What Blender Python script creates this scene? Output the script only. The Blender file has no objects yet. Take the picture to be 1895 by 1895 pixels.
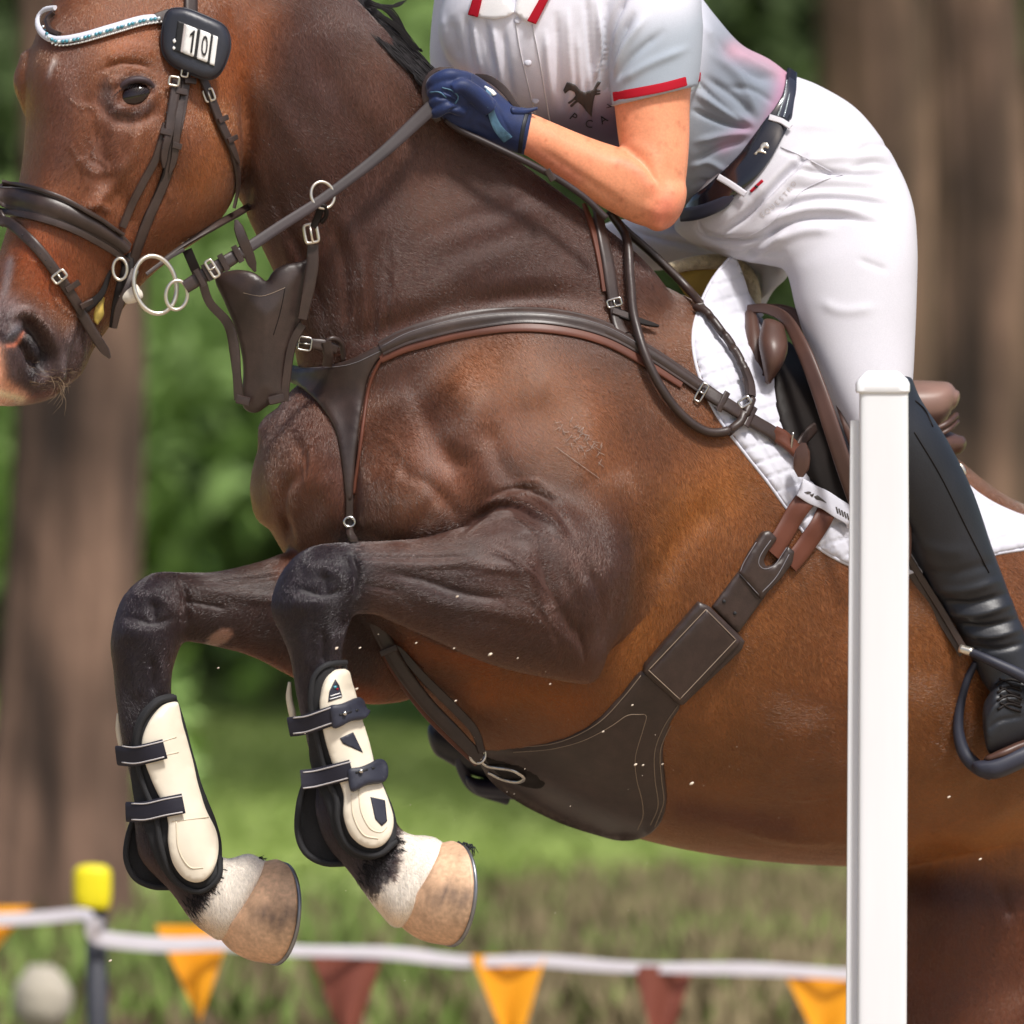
import bpy, math, random
import numpy as np
from mathutils import Vector, Matrix
from mathutils.bvhtree import BVHTree
from mathutils.geometry import delaunay_2d_cdt
random.seed(7); rng = np.random.default_rng(7)
SC = bpy.context.scene; COL = SC.collection
# ------------------------------------------------------------------ camera
CAMH = 1.70; D0 = 12.0; S = 0.0008; FPX = D0 / S
PITCH = math.atan(0.34 / D0)
CAM = np.array([0.0, -D0, CAMH])
FW = np.array([0.0, math.cos(PITCH), -math.sin(PITCH)])
RT = np.array([1.0, 0.0, 0.0]); UP = np.array([0.0, math.sin(PITCH), math.cos(PITCH)])
cd = bpy.data.cameras.new('camera'); cam = bpy.data.objects.new('camera', cd); COL.objects.link(cam)
cd.sensor_width = 36.0; cd.lens = 36.0 * FPX / 1895.0
cam.location = CAM; cam.rotation_euler = (math.pi / 2 - PITCH, 0, 0)
cd.clip_start = 0.5; cd.clip_end = 800
cd.dof.use_dof = True; cd.dof.focus_distance = D0 - 0.08; cd.dof.aperture_fstop = 3.6
SC.camera = cam
# ------------------------------------------------------------------ world, sun, exposure
SUN_EL, SUN_AZ = 58.0, 150.0      # azimuth clockwise from +Y: in front of the subject, to the right
w = bpy.data.worlds.new('World'); SC.world = w; w.use_nodes = True
nt = w.node_tree; bg = nt.nodes['Background']
sky = nt.nodes.new('ShaderNodeTexSky'); sky.sky_type = 'NISHITA'; sky.sun_disc = False
sky.sun_elevation = math.radians(SUN_EL); sky.sun_rotation = math.radians(SUN_AZ)
sky.dust_density = 4.0; sky.air_density = 0.8; sky.ozone_density = 0.6
nt.links.new(sky.outputs[0], bg.inputs[0]); bg.inputs[1].default_value = 0.088
sd = bpy.data.lights.new('sun', 'SUN'); sun = bpy.data.objects.new('sun', sd); COL.objects.link(sun)
sd.energy = 2.7; sd.angle = math.radians(8); sd.color = (1.0, 0.972, 0.93)
_e, _a = math.radians(SUN_EL), math.radians(SUN_AZ)
sdir = Vector((math.sin(_a) * math.cos(_e), math.cos(_a) * math.cos(_e), math.sin(_e)))
sun.rotation_euler = sdir.to_track_quat('Z', 'Y').to_euler(); sun.location = (3, -3, 8)
SC.view_settings.view_transform = 'Standard'; SC.view_settings.look = 'None'
SC.view_settings.exposure = 0.50; SC.view_settings.gamma = 1.0; SC.view_settings.use_curve_mapping = False
# ------------------------------------------------------------------ mapping: photo position + depth -> metres
def PV(q):
    q = np.asarray(q, float); k = (D0 + q[..., 2] * S)[..., None]
    return CAM + FW * k + RT * ((q[..., 0:1] - 947.5) / FPX * k) - UP * ((q[..., 1:2] - 947.5) / FPX * k)
def P(x, y, d=0.0): return Vector(PV(np.array([x, y, d])))
def UVD(p):
    r = np.asarray(p, float) - CAM; k = r @ FW
    return np.stack([(r @ RT) / k * FPX + 947.5, 947.5 - (r @ UP) / k * FPX, (k - D0) / S], -1)
# ------------------------------------------------------------------ materials
MT = {}
def mat(name, col, rough=0.6, metal=0.0, var=0.15, vscale=8.0, bump=0.0, bscale=60.0, attr=None, spec=None, sheen=0.0,
        stretch=None, fine=0.0, fscale=500.0, coat=0.0, sss=0.0, bdist=0.002, mid=0.0, mscale=38.0, rot=None):
    m = bpy.data.materials.new(name); m.use_nodes = True; t = m.node_tree; N = t.nodes; L = t.links
    b = N['Principled BSDF']; b.inputs['Roughness'].default_value = rough; b.inputs['Metallic'].default_value = metal
    if spec is not None: b.inputs['Specular IOR Level'].default_value = spec
    if sheen: b.inputs['Sheen Weight'].default_value = sheen; b.inputs['Sheen Roughness'].default_value = 0.45
    if coat: b.inputs['Coat Weight'].default_value = coat; b.inputs['Coat Roughness'].default_value = 0.15
    if sss:
        b.inputs['Subsurface Weight'].default_value = sss; b.inputs['Subsurface Radius'].default_value = (1.0, .35, .2)
        b.inputs['Subsurface Scale'].default_value = 0.008
    tc = N.new('ShaderNodeTexCoord'); mp = N.new('ShaderNodeMapping'); L.new(tc.outputs['Object'], mp.inputs[0])
    if stretch: mp.inputs['Scale'].default_value = stretch
    if rot: mp.inputs['Rotation'].default_value = (0, math.radians(rot), 0)
    src = None
    if attr:
        a = N.new('ShaderNodeAttribute'); a.attribute_name = attr; src = a.outputs['Color']
    def mul(src, nz, amt):
        r = N.new('ShaderNodeMapRange'); L.new(nz.outputs['Fac'], r.inputs[0])
        r.inputs[1].default_value = 0.3; r.inputs[2].default_value = 0.7
        r.inputs[3].default_value = 1 - amt; r.inputs[4].default_value = 1 + amt
        x = N.new('ShaderNodeVectorMath'); x.operation = 'SCALE'
        if src is None: x.inputs[0].default_value = col[:3]
        else: L.new(src, x.inputs[0])
        L.new(r.outputs[0], x.inputs['Scale']); return x.outputs[0]
    if var:
        n1 = N.new('ShaderNodeTexNoise'); n1.inputs['Scale'].default_value = vscale; n1.inputs['Detail'].default_value = 4
        L.new(tc.outputs['Object'], n1.inputs['Vector']); src = mul(src, n1, var)
    if fine:
        n2 = N.new('ShaderNodeTexNoise'); n2.inputs['Scale'].default_value = fscale; n2.inputs['Detail'].default_value = 2
        L.new(mp.outputs[0], n2.inputs['Vector']); src = mul(src, n2, fine)
    if mid:
        n4 = N.new('ShaderNodeTexNoise'); n4.inputs['Scale'].default_value = mscale; n4.inputs['Detail'].default_value = 5; n4.inputs['Roughness'].default_value = .65
        L.new(mp.outputs[0], n4.inputs['Vector']); src = mul(src, n4, mid)
    if src is None: b.inputs['Base Color'].default_value = (*col[:3], 1)
    else: L.new(src, b.inputs['Base Color'])
    if bump:
        n3 = N.new('ShaderNodeTexNoise'); n3.inputs['Scale'].default_value = bscale; n3.inputs['Detail'].default_value = 3
        L.new(mp.outputs[0], n3.inputs['Vector']); bp = N.new('ShaderNodeBump')
        bp.inputs['Strength'].default_value = bump; bp.inputs['Distance'].default_value = bdist
        L.new(n3.outputs['Fac'], bp.inputs['Height']); L.new(bp.outputs[0], b.inputs['Normal'])
        if mid:
            b2 = N.new('ShaderNodeBump'); b2.inputs['Strength'].default_value = .35; b2.inputs['Distance'].default_value = bdist * 1.6
            L.new(n4.outputs['Fac'], b2.inputs['Height']); L.new(b2.outputs[0], bp.inputs['Normal'])
    MT[name] = m; return m
mat('coat', (.1, .05, .03), 0.50, var=.20, vscale=9, fine=.22, fscale=560, bump=.40, bscale=700, attr='coat', spec=.36, sheen=.08, stretch=(1, 1, .16), rot=35, bdist=.0014, mid=.12, mscale=60)
mat('eyeball', (.012, .004, .003), .05, var=0, spec=.7)
mat('hair', (.010, .008, .009), .5, var=.3, vscale=30, spec=.3)
mat('white_hair', (.62, .56, .48), .6, var=.15)
mat('leather_cantle', (.20, .115, .09), .45, var=.25, vscale=10, bump=.15, bscale=300, bdist=.0006)
mat('whisker', (.22, .15, .09), .5, var=.1)
mat('hoof_horn', (.5, .26, .12), .45, var=.25, vscale=25, fine=.15, fscale=150, bump=.3, bscale=90, attr='coat')
mat('steel', (.62, .60, .57), .25, 1.0, var=.1, vscale=60)
mat('shoe_steel', (.30, .31, .34), .38, .9, var=.2, vscale=40)
mat('leather', (.038, .023, .019), .40, var=.30, vscale=16, mid=.12, mscale=60, fine=.14, fscale=700, bump=.22, bscale=420, spec=.55, bdist=.0006)
mat('leather_black', (.010, .0065, .0055), .6, var=.2, vscale=20, bump=.2, bscale=400, spec=.25, bdist=.0006)
mat('leather_tan', (.115, .036, .020), .45, var=.2, vscale=18, bump=.2, bscale=400, spec=.4, bdist=.0006)
mat('leather_saddle', (.075, .036, .026), .42, var=.25, vscale=10, bump=.2, bscale=400, spec=.5, bdist=.0006)
mat('leather_boot', (.016, .018, .024), .44, var=.25, vscale=9, fine=.12, fscale=400, bump=.25, bscale=300, spec=.5, bdist=.0008)
mat('rein_leather', (.032, .021, .022), .48, var=.25, vscale=14, fine=.12, fscale=600, bump=.15, bscale=400, spec=.4, bdist=.0005)
mat('thread', (.30, .23, .17), .8, var=.1)
mat('thread_grey', (.24, .23, .25), .8, var=.1)
mat('skin', (.62, .27, .165), .5, var=.10, vscale=14, fine=.07, fscale=260, bump=.12, bscale=260, spec=.35, sss=.15, attr='coat')
mat('shirt', (.8, .8, .82), .85, var=.03, vscale=12, fine=.05, fscale=900, bump=.12, bscale=900, spec=.2, attr='coat', sheen=.1, bdist=.0005)
mat('red_cloth', (.42, .008, .022), .8, var=.05, spec=.2)
mat('grey_cloth', (.42, .47, .50), .85, var=.05, spec=.2)
mat('breeches', (.61, .60, .65), .75, var=.04, vscale=8, fine=.05, fscale=700, bump=.25, bscale=700, spec=.25, bdist=.0005)
mat('glove', (.010, .022, .085), .55, var=.3, vscale=30, fine=.2, fscale=800, bump=.3, bscale=600, spec=.35, sheen=.2, bdist=.0005)
mat('glove_trim', (.06, .14, .22), .6, var=.4, vscale=90, bump=.3, bscale=300)
mat('glove_dark', (.006, .008, .014), .5, var=.2)
mat('belt', (.006, .005, .008), .12, var=.2, spec=.7, coat=.6)
mat('belt_blue', (.025, .028, .045), .35, var=.2, spec=.6)
mat('gold', (.74, .69, .60), .3, .9, var=.1)
mat('crystal', (.75, .85, .88), .15, .5, var=.2, vscale=300)
mat('crystal_blue', (.10, .32, .40), .15, .4, var=.3, vscale=300)
mat('pad', (.62, .62, .69), .85, var=.03, bump=.15, bscale=800, spec=.2, sheen=.15, bdist=.0005)
mat('fleece', (.62, .52, .34), .95, var=.2, vscale=60, bump=1.0, bscale=130, sheen=.4, bdist=.008)
mat('fleece_lining', (.42, .29, .06), .9, var=.15, vscale=30, bump=.3, bscale=200)
mat('shell', (.80, .71, .56), .40, var=.05, vscale=20, bump=.1, bscale=60, spec=.4, attr='coat')
mat('neoprene', (.014, .014, .016), .8, var=.25, vscale=30, fine=.2, fscale=600, bump=.4, bscale=500, bdist=.0008)
mat('elastic', (.012, .011, .022), .7, var=.2, bump=.4, bscale=700, bdist=.0006)
mat('rubber', (.022, .024, .040), .55, var=.15, bump=.1)
mat('silver_line', (.55, .52, .52), .5, var=.05)
mat('white_plastic', (.80, .81, .83), .35, var=.02, vscale=3, stretch=(1, 1, .1), mid=.02, mscale=20, spec=.4)
mat('card', (.85, .84, .82), .5, var=.02)
mat('ink', (.012, .012, .014), .6, var=0)
mat('ink_brown', (.07, .06, .055), .7, var=0)
mat('ink_faint', (.50, .45, .44), .7, var=0)
mat('tag_housing', (.022, .024, .036), .42, var=.1, bump=.1, bscale=300, spec=.6)
mat('bit_plastic', (.78, .72, .62), .4, var=.1)
mat('bit_yellow', (.50, .36, .08), .45, var=.5, vscale=60)
mat('scratch', (.30, .235, .20), .8, var=.3, vscale=200)
mat('sand_grain', (.72, .62, .50), .8, var=.3, vscale=300)
def hair_mat():
    m = bpy.data.materials.new('coat_hair'); m.use_nodes = True; t = m.node_tree; t.nodes.remove(t.nodes['Principled BSDF'])
    h = t.nodes.new('ShaderNodeBsdfHairPrincipled'); h.parametrization = 'COLOR'; a_ = t.nodes.new('ShaderNodeAttribute'); a_.attribute_name = 'coat'; t.links.new(a_.outputs['Color'], h.inputs['Color'])
    h.inputs['Roughness'].default_value = .20; h.inputs['Radial Roughness'].default_value = .32; h.inputs['IOR'].default_value = 1.6; h.inputs['Coat'].default_value = .5
    t.links.new(h.outputs[0], t.nodes['Material Output'].inputs[0]); MT['coat_hair'] = m
hair_mat()
# ------------------------------------------------------------------ object helpers
def tag(o, label=None, cat=None, group=None, kind=None):
    if label: o['label'] = label
    if cat: o['category'] = cat
    if group: o['group'] = group
    if kind: o['kind'] = kind
    return o
def thing(name, loc, label, cat, group=None):
    o = bpy.data.objects.new(name, None); COL.objects.link(o); o.location = Vector(loc); o.empty_display_size = .05
    return tag(o, label, cat, group)
def wloc(o):
    v = Vector((0, 0, 0))
    while o is not None: v = v + o.location; o = o.parent
    return v
def mk(name, V, F, m, parent=None, smooth=True, label=None, loc=None, attr=None, sharp=None):
    V = np.asarray(V, float).reshape(-1, 3)
    c = np.array(loc) if loc is not None else V.mean(0)
    me = bpy.data.meshes.new(name); me.from_pydata((V - c).tolist(), [], [list(f) for f in F]) if not isinstance(F, np.ndarray) else None
    if isinstance(F, np.ndarray):
        nf, k = F.shape; me.vertices.add(len(V)); me.vertices.foreach_set('co', (V - c).astype(np.float32).ravel())
        me.loops.add(nf * k); me.loops.foreach_set('vertex_index', F.astype(np.int32).ravel())
        me.polygons.add(nf); me.polygons.foreach_set('loop_start', np.arange(0, nf * k, k, dtype=np.int32))
        me.update(calc_edges=True)
    me.validate()
    if smooth:
        me.polygons.foreach_set('use_smooth', [True] * len(me.polygons))
        if sharp: me.set_sharp_from_angle(angle=math.radians(sharp))
    if attr is not None:
        a = me.color_attributes.new('coat', 'FLOAT_COLOR', 'POINT')
        a.data.foreach_set('color', np.concatenate([attr, np.ones((len(attr), 1))], 1).astype(np.float32).ravel())
    me.materials.append(MT[m] if isinstance(m, str) else m)
    o = bpy.data.objects.new(name, me); COL.objects.link(o)
    if parent is not None: o.parent = parent; o.location = Vector(c) - wloc(parent)
    else: o.location = Vector(c)
    if label: o['label'] = label
    return o
# ------------------------------------------------------------------ splines, lofts, tubes
def cr(pts, n, closed=False):
    """Catmull-Rom through rows of pts, n samples per span"""
    p = np.asarray(pts, float); m = len(p); out = []
    spans = m if closed else m - 1
    for i in range(spans):
        if closed: a, b, c, d = p[(i - 1) % m], p[i], p[(i + 1) % m], p[(i + 2) % m]
        else: a, b, c, d = p[max(i - 1, 0)], p[i], p[i + 1], p[min(i + 2, m - 1)]
        if not closed and i == 0: a = 2 * b - c
        if not closed and i == m - 2: d = 2 * c - b
        t = (np.arange(n) / n)[:, None]
        out.append(.5 * ((2 * b) + (-a + c) * t + (2 * a - 5 * b + 4 * c - d) * t ** 2 + (-a + 3 * b - 3 * c + d) * t ** 3))
    if not closed: out.append(p[-1:])
    return np.concatenate(out)
def resamp(p, step, closed=False):
    p = np.asarray(p, float)
    if closed: p = np.concatenate([p, p[:1]])
    s = np.concatenate([[0], np.cumsum(np.linalg.norm(np.diff(p[:, :2] if p.shape[1] > 2 else p, axis=0), axis=1))])
    n = max(2, int(round(s[-1] / step)) + 1); t = np.linspace(0, s[-1], n)
    q = np.stack([np.interp(t, s, p[:, k]) for k in range(p.shape[1])], 1)
    return q[:-1] if closed else q
def skin(rings, closed=False):
    """faces joining m rings of n points"""
    m, n = rings; F = []
    for i in range(m if closed else m - 1):
        for j in range(n):
            a = i * n + j; b = i * n + (j + 1) % n; c = ((i + 1) % m) * n + (j + 1) % n; d = ((i + 1) % m) * n + j
            F.append((a, b, c, d))
    return F
def loft(st, n=36, sub=5, rd=0., tx=0., k=0., e=2.0, cap=(.5, .5), px=True):
    """st rows: edge A x,y, edge B x,y, centre depth, half thickness [, rd, tx, k, e]; returns a closed solid"""
    rows = []
    for r in st:
        r = list(r) + [rd, tx, k, e][len(r) - 6:]
        rows.append(r)
    R = cr(rows, sub); th = np.arange(n) / n * 2 * math.pi
    rings = []
    for r in R:
        A = np.array([r[0], r[1], r[4] + r[6]]); B = np.array([r[2], r[3], r[4] - r[6]]); C = (A + B) / 2; H = (A - B) / 2
        T = np.array([r[7] * r[5], 0, -r[5]])
        hl = np.linalg.norm(H[:2]) + 1e-6; tp = abs(T[0] * H[0] / hl) / hl
        H[:2] *= math.sqrt(max(.3, 1 - tp * tp))
        c, s = np.cos(th), np.sin(th); q = 2.0 / r[9]
        c2 = np.sign(c) * np.abs(c) ** q; s2 = np.sign(s) * np.abs(s) ** q * (1 - r[8] * c)
        rings.append(C + c2[:, None] * H + s2[:, None] * T)
    rings = np.array(rings)
    def dome(i, j, h):
        out = []
        c = rings[i].mean(0); ax = c - rings[j].mean(0); ax /= np.linalg.norm(ax) + 1e-9
        rad = np.linalg.norm(rings[i] - c, axis=1).mean()
        for a in (25, 48, 68, 82):
            a = math.radians(a); out.append(c + (rings[i] - c) * math.cos(a) + ax * rad * h * math.sin(a))
        return out, c + ax * rad * h
    d1, p1 = dome(0, 1, cap[0]); d2, p2 = dome(-1, -2, cap[1])
    allr = d1[::-1] + list(rings) + d2; m = len(allr)
    V = np.concatenate(allr + [p1[None], p2[None]]); F = skin((m, n))
    for j in range(n):
        F.append((m * n, (j + 1) % n, j)); F.append((m * n + 1, (m - 1) * n + j, (m - 1) * n + (j + 1) % n))
    return (PV(V) if px else V), F
def join(parts):
    V = []; F = []; o = 0
    for v, f in parts:
        V.append(v); F += [tuple(i + o for i in g) for g in f]; o += len(v)
    return np.concatenate(V), F
def union(parts, voxel, smooth=4):
    V, F = join(parts)
    me = bpy.data.meshes.new('t'); me.from_pydata(V.tolist(), [], F); me.update()
    o = bpy.data.objects.new('t', me); COL.objects.link(o)
    md = o.modifiers.new('r', 'REMESH'); md.mode = 'VOXEL'; md.voxel_size = voxel; md.adaptivity = 0
    dg = bpy.context.evaluated_depsgraph_get(); ev = o.evaluated_get(dg); m2 = ev.to_mesh()
    nv = len(m2.vertices); co = np.empty(nv * 3, np.float32); m2.vertices.foreach_get('co', co); co = co.reshape(-1, 3).astype(float)
    ne = len(m2.edges); ed = np.empty(ne * 2, np.int32); m2.edges.foreach_get('vertices', ed); ed = ed.reshape(-1, 2)
    nf = len(m2.polygons); lv = np.empty(len(m2.loops), np.int32); m2.loops.foreach_get('vertex_index', lv)
    fq = lv.reshape(nf, 4) if len(lv) == nf * 4 else None
    if fq is None:
        ls = np.empty(nf, np.int32); lt = np.empty(nf, np.int32); m2.polygons.foreach_get('loop_start', ls); m2.polygons.foreach_get('loop_total', lt)
        fq = [lv[a:a + b].tolist() for a, b in zip(ls, lt)]
    ev.to_mesh_clear(); bpy.data.objects.remove(o); bpy.data.meshes.remove(me)
    M = Body(co, fq, ed); M.smooth(smooth); return M
class Body:
    def __init__(s, co, F, ed): s.v = co; s.F = F; s.ed = ed; s.deg = np.bincount(ed.ravel(), minlength=len(co)).astype(float)
    def nb(s, x):
        o = np.empty_like(x); a, b = s.ed[:, 0], s.ed[:, 1]
        for k in range(x.shape[1]):
            o[:, k] = np.bincount(a, x[b, k], len(x)) + np.bincount(b, x[a, k], len(x))
        return o / s.deg[:, None]
    def smooth(s, n, w=.6, mask=None):
        for _ in range(n):
            d = (s.nb(s.v) - s.v) * w
            if mask is not None: d *= mask[:, None]
            s.v = s.v + d
    def prep(s):
        F = s.F; a, b, c, d = (s.v[F[:, i]] for i in range(4))
        fn = np.cross(c - a, d - b); n = np.zeros_like(s.v)
        for i in range(4):
            for k in range(3): n[:, k] += np.bincount(F[:, i], fn[:, k], len(s.v))
        s.n = n / (np.linalg.norm(n, axis=1)[:, None] + 1e-12); s.q = UVD(s.v); s.face = np.clip(-(s.n @ FW) + .15, 0, 1) ** .5
    def dist(s, pts, R):
        """distance in px from each vertex to a polyline; candidates within R"""
        p = np.asarray(pts, float); x = s.q[:, :2]
        idx = np.where((x[:, 0] > p[:, 0].min() - R) & (x[:, 0] < p[:, 0].max() + R) & (x[:, 1] > p[:, 1].min() - R) & (x[:, 1] < p[:, 1].max() + R))[0]
        y = x[idx]; best = np.full(len(idx), 1e9); tt = np.zeros(len(idx)); L = max(len(p) - 1, 1)
        for i in range(max(len(p) - 1, 1)):
            a = p[i]; b = p[min(i + 1, len(p) - 1)]; ab = b - a; u = np.clip(((y - a) @ ab) / (ab @ ab + 1e-9), 0, 1)
            dd = np.linalg.norm(y - a - u[:, None] * ab, axis=1); k = dd < best; best[k] = dd[k]; tt[k] = (i + u[k]) / L
        return idx, best, tt
    def stroke(s, pts, r, amp, near=True, taper=True, dmin=-9999, dmax=9999, smooth=True):
        pts = cr(pts, 6) if smooth and len(pts) > 2 else np.asarray(pts, float)
        idx, d, t = s.dist(pts, r * 2.6)
        w = np.exp(-(d / r) ** 2)
        if taper and len(pts) > 1: w = w * np.clip(np.sin(math.pi * np.clip(t * .9 + .05, 0, 1)) * 1.6, 0, 1)
        if near: w = w * s.face[idx]
        w = w * ((s.q[idx, 2] > dmin) & (s.q[idx, 2] < dmax))
        s.v[idx] += s.n[idx] * (w * amp * S)[:, None]
    def col(s, base): s.c = np.tile(np.array(base, float), (len(s.v), 1))
    def paint(s, pts, r, c, a=1., dmin=-9999, dmax=9999, face=False, smooth=True):
        pts = cr(pts, 6) if smooth and len(pts) > 2 else np.asarray(pts, float)
        idx, d, t = s.dist(pts, r * 2.6); w = a * np.exp(-(d / r) ** 2) * ((s.q[idx, 2] > dmin) & (s.q[idx, 2] < dmax))
        if face: w = w * s.face[idx]
        s.c[idx] = s.c[idx] * (1 - w[:, None]) + np.array(c) * w[:, None]
    def fill(s, poly, c, soft=6., a=1., dmin=-9999, dmax=9999, jag=0.):
        poly = np.asarray(poly, float); x = s.q[:, :2]; R = soft * 3 + jag
        idx = np.where((x[:, 0] > poly[:, 0].min() - R) & (x[:, 0] < poly[:, 0].max() + R) & (x[:, 1] > poly[:, 1].min() - R) & (x[:, 1] < poly[:, 1].max() + R) & (s.q[:, 2] > dmin) & (s.q[:, 2] < dmax))[0]
        y = x[idx].copy()
        if jag: y += np.stack([np.sin(y[:, 1] * .35) + np.sin(y[:, 1] * .9 + y[:, 0] * .2), np.sin(y[:, 0] * .5 + y[:, 1] * .13) * 1.5 + np.sin(y[:, 0] * 1.1)], 1) * jag * .5
        sd_ = sdpoly(y, poly); w = a / (1 + np.exp(np.clip(sd_ / (soft * .5), -30, 30)))
        s.c[idx] = s.c[idx] * (1 - w[:, None]) + np.array(c) * w[:, None]
    def tree(s):
        s.bvh = BVHTree.FromPolygons(s.v.tolist(), s.F.tolist() if isinstance(s.F, np.ndarray) else s.F); return s.bvh
def sdpoly(y, poly):
    """signed distance to a closed polygon, negative inside"""
    best = np.full(len(y), 1e18); ins = np.zeros(len(y), bool); m = len(poly)
    for i in range(m):
        a = poly[i]; b = poly[(i + 1) % m]; ab = b - a; u = np.clip(((y - a) @ ab) / (ab @ ab + 1e-9), 0, 1)
        best = np.minimum(best, ((y - a - u[:, None] * ab) ** 2).sum(1))
        cnd = (a[1] > y[:, 1]) != (b[1] > y[:, 1])
        with np.errstate(divide='ignore', invalid='ignore'): xi = (b[0] - a[0]) * (y[:, 1] - a[1]) / (b[1] - a[1] + 1e-12) + a[0]
        ins ^= cnd & (y[:, 0] < xi)
    return np.where(ins, -1, 1) * np.sqrt(best)
def lc(r, g, b):
    """display 0-255 -> linear"""
    f = lambda v: ((v / 255 + .055) / 1.055) ** 2.4 if v > 10 else v / 255 / 12.92
    return np.array([f(r), f(g), f(b)])
# ================================================================== HORSE
trunk = loft([
 (600, 690, 515, 985, 10, 120), (760, 600, 590, 1090, 30, 190), (960, 470, 730, 1240, 80, 245), (1230, 530, 872, 1385, 180, 275),
 (1400, 640, 1010, 1475, 260, 295), (1540, 700, 1160, 1545, 350, 315), (1700, 800, 1350, 1588, 450, 335), (1850, 915, 1560, 1606, 560, 345),
 (2050, 985, 1790, 1600, 680, 335), (2250, 1060, 2060, 1560, 820, 320), (2400, 1230, 2300, 1500, 930, 240)],
 n=64, tx=.42, e=2.15, k=.12, cap=(.45, .5))
neck = loft([
 (1245, 545, 640, 985, 90, 215), (1180, 470, 590, 850, 60, 165), (1050, 365, 556, 690, 30, 130), (930, 275, 524, 545, 5, 105),
 (826, 180, 480, 445, -20, 92), (735, 80, 445, 372, -45, 90), (640, -20, 405, 290, -60, 92), (520, -110, 350, 180, -75, 95), (380, -150, 250, 60, -80, 75)],
 n=56, k=.42, e=2.2, tx=.15)
head = loft([
 (185, -140, 400, -120, -110, 80), (120, -40, 455, -20, -120, 105), (72, 60, 462, 110, -140, 125), (50, 140, 456, 220, -155, 132),
 (52, 230, 446, 320, -165, 130), (42, 320, 402, 412, -175, 118), (22, 400, 330, 468, -190, 104), (-2, 480, 262, 525, -205, 92),
 (-32, 560, 212, 590, -222, 84), (-58, 640, 172, 645, -240, 82), (-58, 700, 150, 690, -250, 68), (-38, 730, 118, 718, -255, 48)],
 n=64, rd=-62, tx=.30, k=-.05, e=2.35, cap=(.4, .35))
far_socket = loft([(40, 100, 110, 118, -150, 38), (25, 150, 110, 165, -158, 50), (42, 205, 112, 210, -158, 40)], n=24)
chin = loft([(120, 590, 200, 600, -170, 40), (105, 650, 158, 650, -190, 42), (90, 700, 148, 684, -200, 30)], n=24)
jowl = loft([(330, 150, 460, 190, -110, 60, 0, 0, 0, 2.4), (320, 250, 452, 290, -110, 75, 0, 0, 0, 2.4), (300, 350, 420, 388, -120, 70, 0, 0, 0, 2.4), (290, 420, 350, 450, -130, 50, 0, 0, 0, 2.4)], n=32)
# breast muscles
pec_far = loft([(478, 800, 600, 760, 60, 70), (480, 880, 640, 860, 40, 95), (515, 965, 645, 960, 20, 90), (545, 1020, 640, 1030, 10, 60)], n=36, tx=.1)
pec_near = loft([(655, 830, 860, 780, -60, 90), (652, 900, 900, 880, -80, 110), (655, 970, 900, 960, -90, 100), (680, 1030, 860, 1020, -90, 70)], n=36)
shoulder = loft([(980, 640, 1180, 700, 10, 90), (840, 740, 1160, 860, -60, 105), (820, 860, 1170, 1010, -90, 110), (900, 970, 1160, 1130, -110, 95)], n=40, e=2.3)
near_leg = [
 (1160, 1020, 1128, 1200, -100, 60), (1128, 956, 1098, 1262, -128, 94), (1030, 918, 1010, 1254, -165, 112), (915, 952, 905, 1228, -200, 96),
 (800, 992, 795, 1180, -235, 74), (700, 1002, 702, 1140, -262, 60), (645, 1003, 664, 1136, -275, 60), (572, 1014, 656, 1134, -282, 62), (524, 1056, 655, 1132, -286, 64),
 (502, 1120, 652, 1140, -286, 62), (518, 1168, 642, 1168, -284, 54), (536, 1212, 632, 1215, -280, 46), (550, 1290, 638, 1292, -274, 42),
 (568, 1370, 655, 1362, -268, 40), (585, 1440, 680, 1428, -262, 42), (585, 1500, 716, 1480, -258, 52), (604, 1560, 738, 1530, -256, 54), (650, 1618, 762, 1545, -258, 48),
 (688, 1672, 800, 1548, -262, 52), (722, 1712, 832, 1568, -266, 60)]
far_leg = [
 (900, 1010, 880, 1200, 150, 90), (760, 985, 770, 1290, 110, 95), (640, 1000, 650, 1300, 60, 92), (550, 1015, 560, 1262, 20, 82), (480, 1040, 470, 1216, -10, 66),
 (400, 1058, 400, 1196, -35, 56), (345, 1060, 348, 1186, -48, 58), (282, 1062, 342, 1186, -54, 62), (228, 1106, 336, 1192, -58, 64), (206, 1180, 330, 1204, -60, 62),
 (210, 1240, 318, 1246, -60, 52), (216, 1300, 318, 1300, -60, 46), (228, 1380, 334, 1372, -60, 44), (246, 1460, 352, 1444, -60, 44), (250, 1530, 380, 1520, -58, 54),
 (262, 1590, 400, 1576, -56, 56), (316, 1650, 424, 1590, -56, 50), (356, 1705, 458, 1580, -58, 54), (398, 1738, 492, 1592, -60, 60)]
nleg = loft(near_leg, n=40, e=2.15); fleg = loft(far_leg, n=40, e=2.15)
hind = loft([(2100, 1250, 1850, 1400, 640, 170), (2040, 1450, 1740, 1500, 630, 150), (1990, 1640, 1660, 1600, 610, 130), (1960, 1780, 1640, 1790, 590, 115), (1960, 1930, 1640, 1960, 560, 100), (1990, 2080, 1700, 2140, 540, 80)], n=40)
hind_far = loft([(2100, 1250, 1900, 1560, 860, 150), (2050, 1600, 1850, 1640, 830, 130), (2000, 1800, 1800, 1850, 800, 110), (1980, 2000, 1790, 2060, 790, 80)], n=32)
tailhead = loft([(2330, 1100, 2300, 1180, 900, 40), (2430, 1200, 2370, 1250, 960, 35), (2480, 1400, 2400, 1400, 990, 30)], n=20)
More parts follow.
